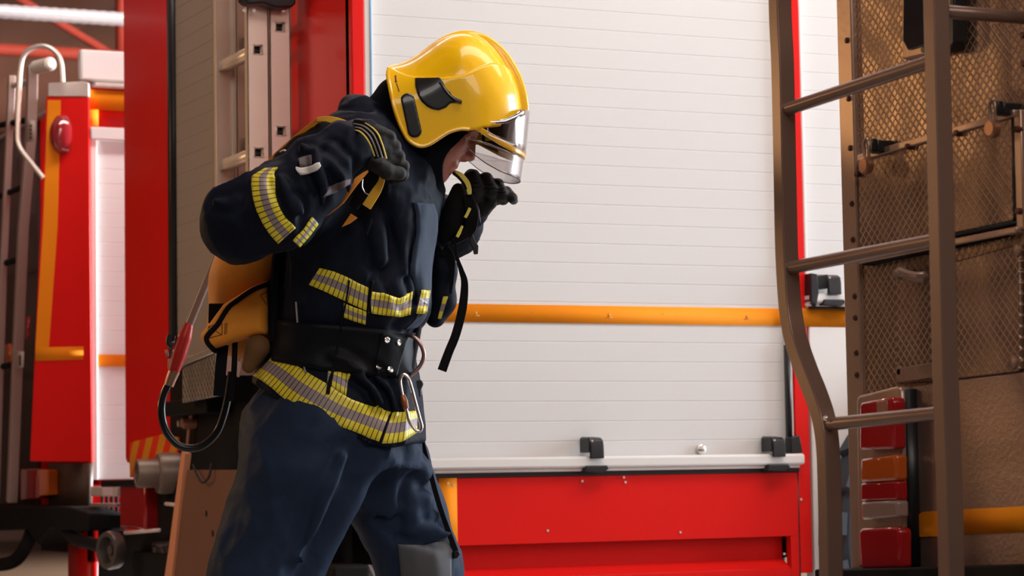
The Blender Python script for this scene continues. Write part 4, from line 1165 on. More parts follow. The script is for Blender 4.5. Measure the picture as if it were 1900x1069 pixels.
def jacket_f(P):
    d = jacket_core(P)
    near = np.abs(d) < 0.06
    Q = P[near]
    w_ = np.zeros(len(Q))
    # sleeve folds run round the arm, body folds run down
    ax = np.array([0.8, 0.1, 0.6]) 
    sl = 1 / (1 + np.exp((Q[:, 1] + 0.235) / 0.02))
    body = ridge(Q, 0.013, 9.0, (0.15, 0, 1), 3.0, 1.7)
    slv = ridge(Q, 0.014, 11.0, (-0.35, 0.1, 1.0), 2.4, 5.2)
    w_ = body * (1 - sl) + slv * sl
    w_ += ridge(Q, 0.0022, 34.0, (0.3, 0, 1), 2.0, 8.1)
    # pinch of the belt
    zb_ = 1.0
    for pts, r, h in creases:
        k = None
        for a, b in zip(pts[:-1], pts[1:]):
            c = cap(Q, a, b, 0, 0); k = c if k is None else np.minimum(k, c)
        w_ = w_ + h * np.exp(-(k / r) ** 2) - 0.5 * h * np.exp(-((k - r * 1.9) / (r * 0.9)) ** 2)
    d2 = d.copy(); d2[near] = d[near] - w_
    hz = np.interp(P[:, 0], hem_t[:, 0], hem_t[:, 1])
    d2 = smax(d2, (hz - P[:, 2]) * 0.9, 0.008)
    d2 = np.maximum(d2, -(d2 + 0.014 + np.maximum(0, (P[:, 2] - hz - 0.05)) * 8))   # hollow above the hem
    return d2
def jacket_solid(P):
    d = jacket_core(P)
    near = np.abs(d) < 0.06
    Q = P[near]
    sl = 1 / (1 + np.exp((Q[:, 1] + 0.235) / 0.02))
    w_ = ridge(Q, 0.013, 9.0, (0.15, 0, 1), 3.0, 1.7) * (1 - sl) + ridge(Q, 0.014, 11.0, (-0.35, 0.1, 1.0), 2.4, 5.2) * sl
    w_ = w_ + ridge(Q, 0.0022, 34.0, (0.3, 0, 1), 2.0, 8.1)
    for pts, r, h in creases:
        k = None
        for a, b in zip(pts[:-1], pts[1:]):
            c = cap(Q, a, b, 0, 0); k = c if k is None else np.minimum(k, c)
        w_ = w_ + h * np.exp(-(k / r) ** 2) - 0.5 * h * np.exp(-((k - r * 1.9) / (r * 0.9)) ** 2)
    d2 = d.copy(); d2[near] = d[near] - w_
    return d2
jlo = np.array([LX(350), -0.50, LZ(850) - 0.02]); jhi = np.array([LX(905), 0.46, LZ(180)])
jacket = sdf_obj('jacket', jacket_f, jlo, jhi, 0.0065, NAVY, FF)

# reflective bands on the jacket
B_ = lambda nm, c0, c1, nu=60, **k: drape(nm, jacket_solid, c0, c1, REFL, jacket, nu=nu, **k)
B_('reflective_band', [(492, 311), (467, 326), (466, 345), (469, 368), (476, 392), (487, 415), (500, 435), (516, 453)], [(516, 309), (509, 318), (508, 335), (510, 355), (514, 373), (521, 390), (530, 404), (549, 423)], 70, nv=10)
B_('reflective_band', [(572, 528), (600, 540), (636, 557), (660, 568), (680, 577)], [(592, 497), (620, 504), (644, 514), (664, 525), (684, 534)], 50, nv=9)
B_('reflective_band', [(637, 589), (655, 596), (678, 603)], [(637, 562), (658, 571), (680, 579)], 24)
B_('reflective_band', [(683, 581), (710, 585), (744, 589), (762, 584)], [(689, 541), (715, 545), (742, 554), (766, 541)], 40)
B_('reflective_band', [(606, 712), (622, 722), (642, 735)], [(608, 680), (626, 684), (648, 692)], 24)
B_('reflective_band', [(469, 697), (485, 706), (503, 719), (522, 736), (542, 750), (570, 766), (597, 778), (625, 789), (652, 799), (680, 810), (703, 820)], [(511, 655), (522, 660), (532, 666), (542, 672), (560, 684), (582, 698), (605, 711), (628, 727), (652, 741), (680, 751), (724, 764)], 110, nv=10)
B_('reflective_band', [(707, 823), (725, 823), (746, 820), (760, 812), (774, 803)], [(727, 766), (740, 765), (752, 764), (764, 763), (775, 762)], 30)
# far half of the hem band and the back of the sleeve band
B_('reflective_band', [(470, 697), (503, 719), (542, 750), (597, 778), (652, 799), (703, 820), (765, 812)], [(500, 655), (542, 672), (570, 690), (605, 711), (652, 741), (700, 758), (768, 762)], 80, nv=8, back=True)
B_('reflective_band', [(560, 515), (600, 540), (660, 568), (720, 580), (785, 580)], [(565, 482), (620, 504), (664, 525), (720, 540), (785, 540)], 60, nv=8, back=True)
B_('reflective_band', [(543, 448), (562, 428), (580, 402)], [(556, 460), (574, 440), (592, 416)], 24)
# small flaps, placket, tags
drape('front_placket', jacket_solid, [(772, 376), (776, 400), (776, 430), (770, 470), (768, 500), (772, 530), (778, 560), (774, 590), (752, 612)], [(806, 378), (813, 400), (813, 430), (806, 470), (802, 500), (801, 530), (799, 560), (792, 588), (775, 608)], PLACK, jacket, nu=50, off=0.006)
drape('reflective_band', jacket_solid, [(771, 582), (782, 583), (792, 582)], [(781, 539), (790, 539), (799, 539)], REFL, jacket, nu=12, off=0.009)
drape('arm_tag', jacket_solid, [(548, 312), (551, 319), (560, 323), (569, 323), (580, 320), (591, 315), (596, 308)], [(549, 309), (556, 311), (563, 311), (571, 309), (579, 307), (586, 302), (593, 301)], WTAG, jacket, nu=24, nv=5, off=0.009, thick=0.003)
drape('arm_patch', jacket_solid, [(556, 306), (566, 310), (577, 306)], [(553, 294), (563, 290), (575, 287)], MAUVE, jacket, nu=12, nv=5, off=0.008)
drape('sleeve_patch', jacket_solid, [(598, 367), (622, 358), (650, 342)], [(616, 346), (634, 337), (651, 332)], MAUVE, jacket, nu=16, nv=5, off=0.006)
drape('pocket_flap', jacket_solid, [(686, 582), (684, 560), (690, 520)], [(690, 583), (688, 560), (694, 520)], WEB, jacket, nu=12, nv=3, off=0.009)

# chest pocket on the far front side
pk = [(L(812, 470, 0.10), 0.020), (L(822, 500, 0.11), 0.030), (L(820, 560, 0.11), 0.030), (L(808, 590, 0.10), 0.022)]
pf = lambda P: np.maximum(chain(P, pk, 0.02) - ridge(P, 0.003, 20, (0, 0, 1), 2, 4.0), -1)
pocket = sdf_obj('chest_pocket', pf, L(760, 625, 0.03) - 0.02, L(860, 440, 0.2) + 0.02, 0.005, NAVY, jacket)
drape('reflective_band', pf, [(811, 591), (815, 592), (819, 592)], [(821, 550), (826, 550), (832, 550)], REFL, pocket, nu=10, off=0.004)
ribbon('pocket_flap', [L(822, 462, 0.07), L(836, 480, 0.08), L(838, 515, 0.08), L(836, 545, 0.07)], [0.03, 0.02, 0.012, 0.006], WEB, pocket, thick=0.004)
# hanging pull cords on the jacket
cord = march(jacket_solid, smooth_path([(648, 520), (642, 560), (634, 597), (627, 640), (619, 683), (612, 708), (608, 731)], 3), 0.009)
ribbon('pull_strap', list(cord), [0.004] * 8 + [0.006] * 6 + [0.009] * (len(cord) - 14), WEB, jacket, n=2, thick=0.003)
cord = march(jacket_solid, smooth_path([(549, 560), (552, 600), (556, 640), (562, 670), (567, 692)], 3), 0.006)
ltube('drawcord', list(cord), 0.0022, GREYW, jacket, 6, 2)
lprism('zip_pull', [(686, 404), (691, 407), (681, 436), (676, 433)], -0.245, 0.006, WEB, jacket, 0.001)

# ---- trousers (one garment, two legs)
leg_n = [(L(585, 800, -0.07), 0.150), (L(560, 880, -0.09), 0.138), (L(520, 980, -0.10), 0.116), (L(486, 1069, -0.11), 0.112), (L(455, 1180, -0.11), 0.098), (L(425, 1300, -0.10), 0.082), (L(400, 1405, -0.10), 0.082)]
leg_f = [(L(660, 805, 0.06), 0.138), (L(705, 880, 0.08), 0.118), (L(745, 960, 0.10), 0.104), (L(778, 1050, 0.11), 0.094), (L(785, 1160, 0.11), 0.09), (L(788, 1290, 0.10), 0.082), (L(790, 1400, 0.10), 0.085)]
hips = [(LZ(870), LX(462), LX(772), 0.0, 0.17), (LZ(820), LX(450), LX(772), 0.0, 0.185), (LZ(760), LX(462), LX(766), 0.0, 0.18), (LZ(700), LX(500), LX(756), 0.0, 0.16)]
tcre = []
def tc_(pix, d, r, h): tcre.append(([L(a, b, d) for a, b in pix], r, h * 1.5))
tc_([(700, 850), (660, 930), (620, 1010), (590, 1069)], -0.14, 0.030, 0.012)
tc_([(640, 850), (610, 920), (580, 1000), (560, 1060)], -0.22, 0.018, 0.010)
tc_([(715, 960), (760, 985), (800, 990), (832, 985)], 0.02, 0.014, 0.014)
tc_([(712, 930), (745, 920), (790, 930)], 0.02, 0.016, 0.013)
tc_([(710, 890), (750, 880), (790, 870)], 0.02, 0.02, 0.010)
tc_([(755, 900), (770, 940), (762, 975)], 0.0, 0.016, 0.010)
tc_([(740, 1002), (790, 1004), (836, 994)], 0.02, 0.008, 0.010)
tc_([(705, 850), (710, 842), (760, 822)], -0.02, 0.012, 0.010)
def trousers_f(P):
    d = smin(chain(P, leg_n, 0.04), loft(P, hips, 2.2), 0.05)
    d = smin(d, chain(P, leg_f, 0.04), 0.04)
    near = np.abs(d) < 0.06; Q = P[near]
    w_ = ridge(Q, 0.014, 7.5, (-0.35, 0, 1), 2.6, 2.2) + ridge(Q, 0.0025, 30, (0.6, 0, 1), 2.0, 6.6)
    for pts, r, h in tcre:
        k = None
        for a, b in zip(pts[:-1], pts[1:]):
            c = cap(Q, a, b, 0, 0); k = c if k is None else np.minimum(k, c)
        w_ = w_ + h * np.exp(-(k / r) ** 2) - 0.5 * h * np.exp(-((k - r * 1.9) / (r * 0.9)) ** 2)
    d[near] -= w_
    return smax(d, 0.095 - P[:, 2], 0.006)
trousers = sdf_obj('trousers', trousers_f, np.array([LX(290), -0.32, 0.06]), np.array([LX(920), 0.32, LZ(690)]), 0.0085, TROU, FF)
drape('knee_patch', trousers_f, [(752, 1150), (790, 1156), (838, 1150)][::1], [(738, 1010), (790, 1012), (838, 1000)], PATCH, trousers, nu=24, nv=20, off=0.004)
lprism('fly_flap', [(699, 828), (728, 826), (722, 850), (704, 862), (698, 846)], -0.155, 0.012, TROU, trousers, 0.003)
# boots
for (ax_, s_, nm) in ((leg_n[-1][0], -1, 'boot'), (leg_f[-1][0], 1, 'boot')):
    c = np.array([ax_[0], ax_[1], 0.0])
    bp_ = [(c + np.array([-0.05, 0, 0.06]), 0.05), (c + np.array([0.07, 0, 0.055]), 0.05), (c + np.array([0.18, 0.0, 0.045]), 0.046)]
    sh = [(c + np.array([-0.005, 0, 0.08]), 0.058), (c + np.array([-0.005, 0, 0.22]), 0.062)]
    bf = lambda P, bp_=bp_, sh=sh: smax(smin(chain(P, bp_, 0.02), chain(P, sh, 0.01), 0.03), 0.004 - P[:, 2], 0.004)
    sdf_obj(nm, bf, c + np.array([-0.13, -0.09, -0.02]), c + np.array([0.26, 0.09, 0.32]), 0.008, mat('black_boot_leather', (0.012, 0.011, 0.011), 0.4), FF)
    MB().box(-0.001, 0.001, -0.001, 0.001, -0.001, 0.001)

# ---- head: skin, hood
HC = L(808, 228, 0.0)
fw = np.array([math.cos(math.radians(30)), 0, -math.sin(math.radians(30))]); hu = np.array([math.sin(math.radians(30)), 0, math.cos(math.radians(30))])
hy = np.array([0, 1.0, 0])
HR = np.stack([fw, hy, hu], 1)                  # columns: forward, left, up
def hp(f_, s_, u_): return HC + fw * f_ + hy * s_ + hu * u_
def head_f(P):
    d = ell(P, hp(-0.005, 0, 0.03), (0.098, 0.076, 0.105), HR)
    d = smin(d, ell(P, hp(0.020, 0, -0.035), (0.078, 0.064, 0.085), HR), 0.03)
    d = smin(d, cap(P, hp(0.062, 0, -0.105), hp(0.058, 0, -0.104), 0.026, 0.026), 0.03)      # chin
    for s in (-1, 1):
        d = smin(d, ell(P, hp(0.062, 0.036 * s, -0.022), (0.028, 0.026, 0.024), HR), 0.02)     # cheekbone
        d = smin(d, cap(P, hp(0.084, 0.034 * s, 0.030), hp(0.092, 0.012 * s, 0.027), 0.010, 0.010), 0.014)
        d = smax(d, -ell(P, hp(0.098, 0.032 * s, 0.006), (0.014, 0.018, 0.010), HR), 0.012)    # eye socket
        d = smin(d, ell(P, hp(0.078, 0.031 * s, 0.006), (0.013, 0.013, 0.012), HR), 0.004)
        d = smin(d, ell(P, hp(0.098, 0.012 * s, -0.040), (0.011, 0.009, 0.009), HR), 0.006)    # nostril wing
        d = smin(d, ell(P, hp(0.0, 0.074 * s, -0.005), (0.018, 0.010, 0.030), HR), 0.006)      # ear
    d = smin(d, chain(P, [(hp(0.092, 0, 0.015), 0.008), (hp(0.112, 0, -0.030), 0.011)], 0.01), 0.012)   # nose
    d = smin(d, cap(P, hp(0.088, -0.018, -0.066), hp(0.088, 0.018, -0.066), 0.0085, 0.0085), 0.007)   # upper lip
    d = smin(d, cap(P, hp(0.083, -0.015, -0.080), hp(0.083, 0.015, -0.080), 0.009, 0.009), 0.007)     # lower lip
    d = smax(d, -cap(P, hp(0.099, -0.022, -0.0735), hp(0.099, 0.022, -0.0735), 0.0035, 0.0035), 0.003)
    d = smin(d, chain(P, [(hp(-0.02, 0, -0.06), 0.06), (L(738, 285, 0), 0.062), (L(700, 300, 0), 0.07)], 0.02), 0.03)
    return d
face = sdf_obj('body', head_f, HC - 0.19, HC + 0.19, 0.0042, SKIN, FF)
for s in (-1, 1):
    c = hp(0.086, 0.031 * s, 0.006)
    MB().lathe(LW(c), LW(c + fw) - LW(c), [(-0.009, 0.0), (-0.006, 0.006), (0.0, 0.0085), (0.004, 0.0065), (0.0055, 0.0)], 16).build('eye', mat('eye_white', (0.6, 0.55, 0.5), 0.2), face)

# ---- gloves
def glove(name, palm, fingers, thumb, cuff, h=0.0033, extra=None):
    def f(P):
        d = chain(P, palm, 0.02)
        for fg in fingers: d = smin(d, chain(P, fg, 0.004), 0.0045)
        d = smin(d, chain(P, thumb, 0.006), 0.006)
        d = smin(d, chain(P, cuff, 0.01), 0.008)
        near = np.abs(d) < 0.02
        Q = P[near]
        d[near] -= ridge(Q, 0.0013, 60, (0.2, 0, 1), 1.5, 2.0)
        return d
    allp = np.array([p for ch in [palm, thumb, cuff] + fingers for p, r in ch])
    return sdf_obj(name, f, allp.min(0) - 0.075, allp.max(0) + 0.075, h, GLOVE, FF), f
# near hand: fist over the strap at the shoulder
fing = []
for j in range(4):
    K = L(698 + 8 * j, 243 + 17 * j, -0.315 + 0.006 * j); M_ = L(722 + 8.5 * j, 254 + 18 * j, -0.300 + 0.008 * j); T_ = L(722 + 8.5 * j, 274 + 17 * j, -0.262); E_ = L(704 + 8.5 * j, 282 + 17 * j, -0.245)
    r = (0.0155, 0.0165, 0.016, 0.0145)[j]
    fing.append([(K, r), (M_, r * 0.97), (T_, r * 0.92), (E_, r * 0.85)])
gn, gnf = glove('glove', [(L(670, 262, -0.30), 0.044), (L(696, 275, -0.29), 0.036), (L(712, 300, -0.285), 0.030)], fing,
          [(L(692, 300, -0.32), 0.020), (L(718, 318, -0.325), 0.0175), (L(741, 322, -0.31), 0.0155)],
          [(L(630, 282, -0.315), 0.055), (L(664, 262, -0.30), 0.050)])
# far hand: fingers curled over the strap, seen from the back of the fingers
spec = [((876, 330), (884, 352), (886, 372), 0.0205, 0.10), ((901, 334), (911, 354), (912, 371), 0.0180, 0.105), ((923, 343), (932, 360), (933, 371), 0.0150, 0.11), ((940, 355), (950, 367), (953, 372), 0.0118, 0.115)]
fing = []
for (a, b, c, r, dd) in spec:
    fing.append([(L(a[0] - 5, a[1] + 8, dd + 0.06), r * 0.9), (L(*a, dd + 0.01), r), (L(*b, dd - 0.01), r), (L(*c, dd + 0.02), r * 0.88)])
gf, gff = glove('glove', [(L(872, 362, 0.17), 0.034), (L(900, 362, 0.165), 0.030), (L(925, 365, 0.16), 0.018)], fing,
          [(L(876, 398, 0.15), 0.018), (L(896, 392, 0.12), 0.0155), (L(912, 378, 0.11), 0.013)],
          [(L(846, 408, 0.22), 0.048), (L(872, 378, 0.18), 0.040)])
for (a, b, c, r, dd) in spec[:3]:            # knuckle seams
    for t in (0.35, 0.75):
        m = L(a[0] + (b[0] - a[0]) * t, a[1] + (b[1] - a[1]) * t, 0)
        x0, x1 = a[0] + (b[0] - a[0]) * t - r * 560, a[0] + (b[0] - a[0]) * t + r * 560
        yy = a[1] + (b[1] - a[1]) * t
        path = march(gff, [(x0 + (x1 - x0) * k / 5, yy + 2 * math.sin(k * 0.6)) for k in range(6)], 0.0004, -0.1, 0.3, 80)
        ltube('glove_seam', list(path), 0.0012, WEB, gf, 6, 2)
# ================================================================== helmet (worn: part of the person), profile lies in the figure's x-z plane
def H2(px, py):
    """profile picks; the rim and side features are seen on the near flank of the shell, the crown and the comb on its middle plane"""
    p = L(px, py, 0); return (p[0], p[2])
def H2n(px, py):
    k = min(1, max(0, (py - 122) / 55.0)) ** 0.5 * min(1, max(0, (978 - px) / 90.0)) ** 0.5
    p = L(px, py, -0.112 * k); return (p[0], p[2])
SIL = [(640, 128), (700, 124), (721, 124), (735, 122), (750, 117), (763, 111), (778, 101), (794, 89), (810, 77), (825, 68), (840, 62), (853, 58.5), (868, 57.5), (881, 59), (894, 62.5), (905, 67), (920, 77), (933, 88), (946, 103), (957, 121), (967, 140), (974, 160), (979, 180), (981.5, 200), (982, 215), (985, 262), (975, 330), (930, 380), (850, 400), (740, 380), (660, 300)]
DOM = [(640, 128), (700, 126), (721, 125), (735, 123), (750, 119), (763, 113), (778, 103), (794, 92), (810, 80), (825, 71.5), (840, 66), (853, 63.5), (868, 64), (881, 68), (894, 75), (905, 83), (917, 95), (929, 111), (939, 128), (947, 144), (954, 162), (959, 180), (961.5, 200), (962, 220), (964, 262), (955, 330), (920, 380), (850, 400), (740, 380), (660, 300)]
CUT = [(721, 122), (719, 140), (722, 162), (731, 200), (740, 228), (748, 247), (757, 262), (768, 271), (780, 275), (792, 273), (803, 268), (818, 258), (830, 250), (842, 245.5), (857, 243), (872, 244), (885, 243), (896, 238.5), (914, 238.5), (930, 237.5), (942, 235), (953, 231), (960, 222), (966, 213.5), (974, 210), (990, 208), (1010, 150), (960, 20), (850, 20), (730, 80), (716, 110)]
CRE = [(700, 128), (722, 126), (731, 131), (742, 137.5), (755, 143), (770, 146.5), (790, 148.5), (811, 149.5), (833, 149.5), (853, 148), (864, 145.5), (874, 141), (884, 136), (895, 131.5), (908, 127), (922, 124), (934, 124), (945, 128), (990, 140), (1000, 420), (640, 420), (640, 130)]
sil2 = [H2(*p) for p in SIL]; dom2 = [H2(*p) for p in DOM]; cut2 = [H2n(*p) for p in CUT]; cre2 = [H2n(*p) for p in CRE]
HW = 0.128; RR = 0.125
def dome_f(P, poly, hw, grow=0.0):
    D_ = -poly2(P[:, [0, 2]], poly) + grow
    s = np.clip(D_ / RR, -0.5, 1.0)
    y = np.abs(P[:, 1]) / (hw + grow)
    g = np.sqrt(y * y + (1 - s) ** 2)
    return (g - 1) * RR * 0.85
def smoothpoly(f2):  # rounded lookup of a polygon field on a fine table
    return f2
# the polygon distance fields are tabulated once and interpolated smoothly
TX = np.linspace(LX(640), LX(1010), 240); TZ = np.linspace(LZ(420), LZ(0), 260)
GX, GZ = np.meshgrid(TX, TZ, indexing='ij'); G2 = np.stack([GX.ravel(), GZ.ravel()], 1)
def table(poly, blur=3):
    F = poly2(G2, poly).reshape(GX.shape)
    for _ in range(blur):
        F = (F + np.roll(F, 1, 0) + np.roll(F, -1, 0)) / 3; F = (F + np.roll(F, 1, 1) + np.roll(F, -1, 1)) / 3
    def look(P):
        u = np.clip((P[:, 0] - TX[0]) / (TX[1] - TX[0]), 2, len(TX) - 4); v = np.clip((P[:, 2] - TZ[0]) / (TZ[1] - TZ[0]), 2, len(TZ) - 4)
        i = u.astype(int); j = v.astype(int); a = u - i; b = v - j
        def w4(t): return ((1 - t) ** 3 / 6, (3 * t ** 3 - 6 * t ** 2 + 4) / 6, (-3 * t ** 3 + 3 * t ** 2 + 3 * t + 1) / 6, t ** 3 / 6)
        wa = w4(a); wb = w4(b); r = 0
        for m in range(4):
            for n_ in range(4): r = r + wa[m] * wb[n_] * F[i + m - 1, j + n_ - 1]
        return r
    return look
tS, tD, tC, tE = table(sil2, 2), table(dom2, 5), table(cut2, 2), table(cre2, 2)
def dome_t(P, look, hw, grow=0.0):
    s = np.clip((-look(P) + grow) / RR, -0.5, 1.0)
    y = np.abs(P[:, 1]) / (hw + grow)
    return (np.sqrt(y * y + (1 - s) ** 2) - 1) * RR * 0.85
def outer_f(P):
    d = dome_t(P, tD, HW)
    comb = smax(tS(P), np.abs(P[:, 1]) - 0.017, 0.010)
    d = smin(d, comb, 0.010)
    low = smax(dome_t(P, tD, HW, 0.008), tE(P) + 0.001, 0.004)
    d = smin(d, low, 0.001)
    return d
def helmet_f(P):
    o = outer_f(P)
    inner = dome_t(P, tD, HW, -0.007)
    d = smax(o, tC(P), 0.004)
    return smax(d, -inner, 0.002)
hlo = np.array([LX(700), -0.15, LZ(300)]); hhi = np.array([LX(1000), 0.15, LZ(40)])
helmet = sdf_obj('helmet', helmet_f, hlo, hhi, 0.0032, HELM, FF, newton=4)
# rolled edge following the lower rim, on both sides
def on_shell(pix, s, off):
    P = march(outer_f, pix, off, -0.3 if s < 0 else -0.1, 0.1 if s < 0 else 0.35, 120, back=(s > 0))
    return P
rimp = [(724, 128), (721, 142), (724, 162), (732, 200), (741, 228), (749, 246), (758, 261), (769, 269.5), (781, 273.5), (793, 271.5), (804, 266), (819, 256), (831, 248.5), (843, 244), (857, 241.5), (872, 242.5)]
rp2 = smooth_path([np.array(H2n(a, b)) for a, b in rimp], 3)
for s in (-1, 1):
    P = np.array([[a, 0.16 * s, b] for a, b in rp2])
    E_ = P.copy(); E_[:, 1] = 0.0
    lo_, hi_ = np.zeros(len(P)), np.ones(len(P))
    for _ in range(18):
        m = (lo_ + hi_) / 2; ins = outer_f(P + (E_ - P) * m[:, None]) < -0.001
        hi_ = np.where(ins, m, hi_); lo_ = np.where(ins, lo_, m)
    ltube('rim_edge', list(P + (E_ - P) * hi_[:, None]), 0.0048, HRIM, helmet, 10, 1)
# black vents pressed into the side
v1 = [(771, 149.5), (800, 150), (818, 150), (823, 157), (828, 168), (836, 174), (840, 181), (848, 184), (860, 190), (848, 194), (836, 195), (828, 203), (815, 208), (803, 206), (793, 201), (783, 192), (776, 180), (771, 165)]
v2 = []
for k in range(24):
    t = 2 * math.pi * k / 24; cxx, cyy = math.cos(t), math.sin(t)
    px_, py_ = (757, 189) if cyy < 0 else (770, 245)
    v2.append((px_ + 13.5 * cxx, py_ + 13.5 * cyy))
for s in (-1, 1):
    for vp in (v1, v2):
        tv = [H2n(*p) for p in vp]
        def vf(P, tv=tv, s=s):
            d = smax(outer_f(P) - 0.0022, poly2(P[:, [0, 2]], tv), 0.003)
            d = np.maximum(d, -(outer_f(P) + 0.006))
            return np.maximum(d, -P[:, 1] * s + 0.03)
        a = np.array(tv); lo = np.array([a[:, 0].min() - 0.01, -0.15 if s < 0 else 0.02, a[:, 1].min() - 0.01]); hi = np.array([a[:, 0].max() + 0.01, -0.02 if s < 0 else 0.15, a[:, 1].max() + 0.01])
        vo = sdf_obj('vent', vf, lo, hi, 0.003, VENT, helmet, newton=2)
# moulded ridge on the big vent, small printed marks by the rear rim
P = on_shell(smooth_path([(816, 152), (822, 160), (829, 170), (836, 178), (846, 186), (857, 190)], 3), -1, 0.004)
ltube('vent_latch', list(P), 0.0035, VENT, helmet, 8, 1)
drape('rear_label', outer_f, [(733, 153), (733, 147), (732, 140)], [(737, 152), (736, 146), (735.5, 139)], mat('brown_print', (0.20, 0.035, 0.01), 0.5), helmet, nu=6, nv=3, off=0.0008, thick=0.001, near=-0.3, far=0.05)
drape('rear_label', outer_f, [(740, 170), (738, 163), (735, 155)], [(741.5, 169), (739.5, 162), (737, 154)], MATS['brown_print'], helmet, nu=6, nv=3, off=0.0008, thick=0.001, near=-0.3, far=0.05)

# plan curve of the face opening: half width at each x
xf = H2(978, 250)[0]; xs_ = H2(862, 250)[0]
def plan(x, front, w0=0.118, n=2.3):
    t = np.clip((x - xs_) / (front - xs_), 0, 1)
    return w0 * (1 - t ** n) ** (1 / n)
def facesheet(name, top, bot, mt, th, grow=0.0, w0=0.118, parent=None, nv=8, N=64, rimc=None):
    """curved sheet round the face: top/bot give the profile height (pixel curves) from side to front"""
    xt = np.array([H2(*p) for p in top]); xb_ = np.array([H2(*p) for p in bot])
    ph = np.linspace(-math.pi / 2, math.pi / 2, N)
    V = []; 
    for p in ph:
        c, s = abs(math.cos(p)), math.sin(p)
        e = 2 / 2.3
        tt = np.sign(c) * abs(c) ** e                    # 0 at the side, 1 at the front
        yy = math.copysign(abs(s) ** e, s)
        a = np.array([np.interp(tt, np.linspace(0, 1, len(xt)), xt[:, k]) for k in (0, 1)])
        b = np.array([np.interp(tt, np.linspace(0, 1, len(xb_)), xb_[:, k]) for k in (0, 1)])
        for k in range(nv):
            q = a + (b - a) * k / (nv - 1)
            V.append((q[0], yy * (w0 + grow), q[1]))
    V = np.array(V); I = np.arange(N * nv).reshape(N, nv)
    q = np.stack([I[:-1, :-1], I[:-1, 1:], I[1:, 1:], I[1:, :-1]], -1).reshape(-1, 4)
    if callable(mt): pass
    o = mesh_obj(name, V, q, mt, parent)
    so = o.modifiers.new('solidify', 'SOLIDIFY'); so.thickness = th; so.offset = 0
    return o, V.reshape(N, nv, 3)
# brown inner eye shield between brow and trim
facesheet('eye_shield', [(893, 236), (918, 236), (940, 232), (957, 222), (966, 212), (972, 206)], [(893, 256), (906, 264), (924, 272), (944, 281), (958, 287), (970, 291)], GOLDV, 0.002, w0=0.112, parent=helmet, nv=8)
facesheet('brow_seal', [(880, 240), (912, 238), (934, 236), (955, 228), (966, 215), (975, 211)], [(880, 246), (912, 243), (934, 241), (957, 233), (968, 219), (976, 215)], PLASTIC_EDGE, 0.003, w0=0.119, parent=helmet, nv=3)
# yellow trim over the clear visor
facesheet('visor_trim', [(862, 242), (888, 246), (908, 257), (930, 270), (952, 281), (973, 285)], [(862, 249), (886, 256), (904, 266), (928, 280), (952, 291), (972, 295)], HRIM, 0.007, w0=0.124, parent=helmet, nv=4)
# clear outer visor: upper part lies in front of the eye port, lower part hangs below the trim
vis, _ = facesheet('visor', [(866, 268), (888, 272), (912, 279), (934, 287), (954, 293), (971, 295)], [(868, 287), (884, 301), (904, 315), (928, 327), (948, 333), (965, 336)], CLEARV, 0.0025, w0=0.120, parent=helmet, nv=8)
facesheet('visor_upper', [(905, 238), (922, 238), (940, 235), (962, 224), (974, 213), (982, 209)], [(905, 262), (922, 270), (940, 277), (955, 284), (968, 287), (975, 288)], CLEARV, 0.002, w0=0.1235, parent=helmet, nv=6)
o_, Vv = facesheet('visor_edge', [(868, 286.5), (884, 300.5), (904, 314.5), (928, 326.5), (948, 332.5), (965, 335.5)], [(868, 288), (884, 302), (904, 316), (928, 328), (948, 334), (965, 337)], PLASTIC_EDGE, 0.003, w0=0.1205, parent=helmet, nv=2)

# knitted hood under the helmet, open at the face
OPEN = hp(0.135, 0, -0.045)
def hood_f(P):
    d = head_f(P) - 0.007
    d = smin(d, chain(P, [(L(775, 225, 0), 0.088), (L(745, 262, 0), 0.092), (L(715, 300, 0), 0.100)], 0.04), 0.04)
    d = smin(d, cap(P, L(796, 316, 0), L(780, 350, 0), 0.036, 0.045), 0.04)
    d = smin(d, cap(P, L(785, 352, 0), L(794, 368, 0), 0.036, 0.034), 0.02)
    d = smin(d, cap(P, L(765, 190, 0), L(740, 190, 0), 0.075, 0.06), 0.03)
    d = smin(d, chain(P, [(L(700, 215, 0.0), 0.045), (L(668, 205, 0.0), 0.018)], 0.02), 0.03)
    d = smax(d, np.minimum(-tC(P) + 0.004, dome_t(P, tD, HW, -0.0085)), 0.004)
    d = smax(d, np.minimum(tC(P) + 0.02, (LX(712) + (P[:, 2] - LZ(150)) * 1.5) - P[:, 0]), 0.01)
    near = np.abs(d) < 0.03
    d[near] -= ridge(P[near], 0.004, 17, (0.5, 0, 1), 2.2, 3.1)
    return smax(d, -(np.linalg.norm((P - OPEN) * np.array([1, 0.9, 1]), axis=1) - 0.088), 0.006)
hood = sdf_obj('hood', hood_f, HC + np.array([-0.26, -0.17, -0.24]), HC + np.array([0.14, 0.17, 0.16]), 0.005, KNIT, FF)
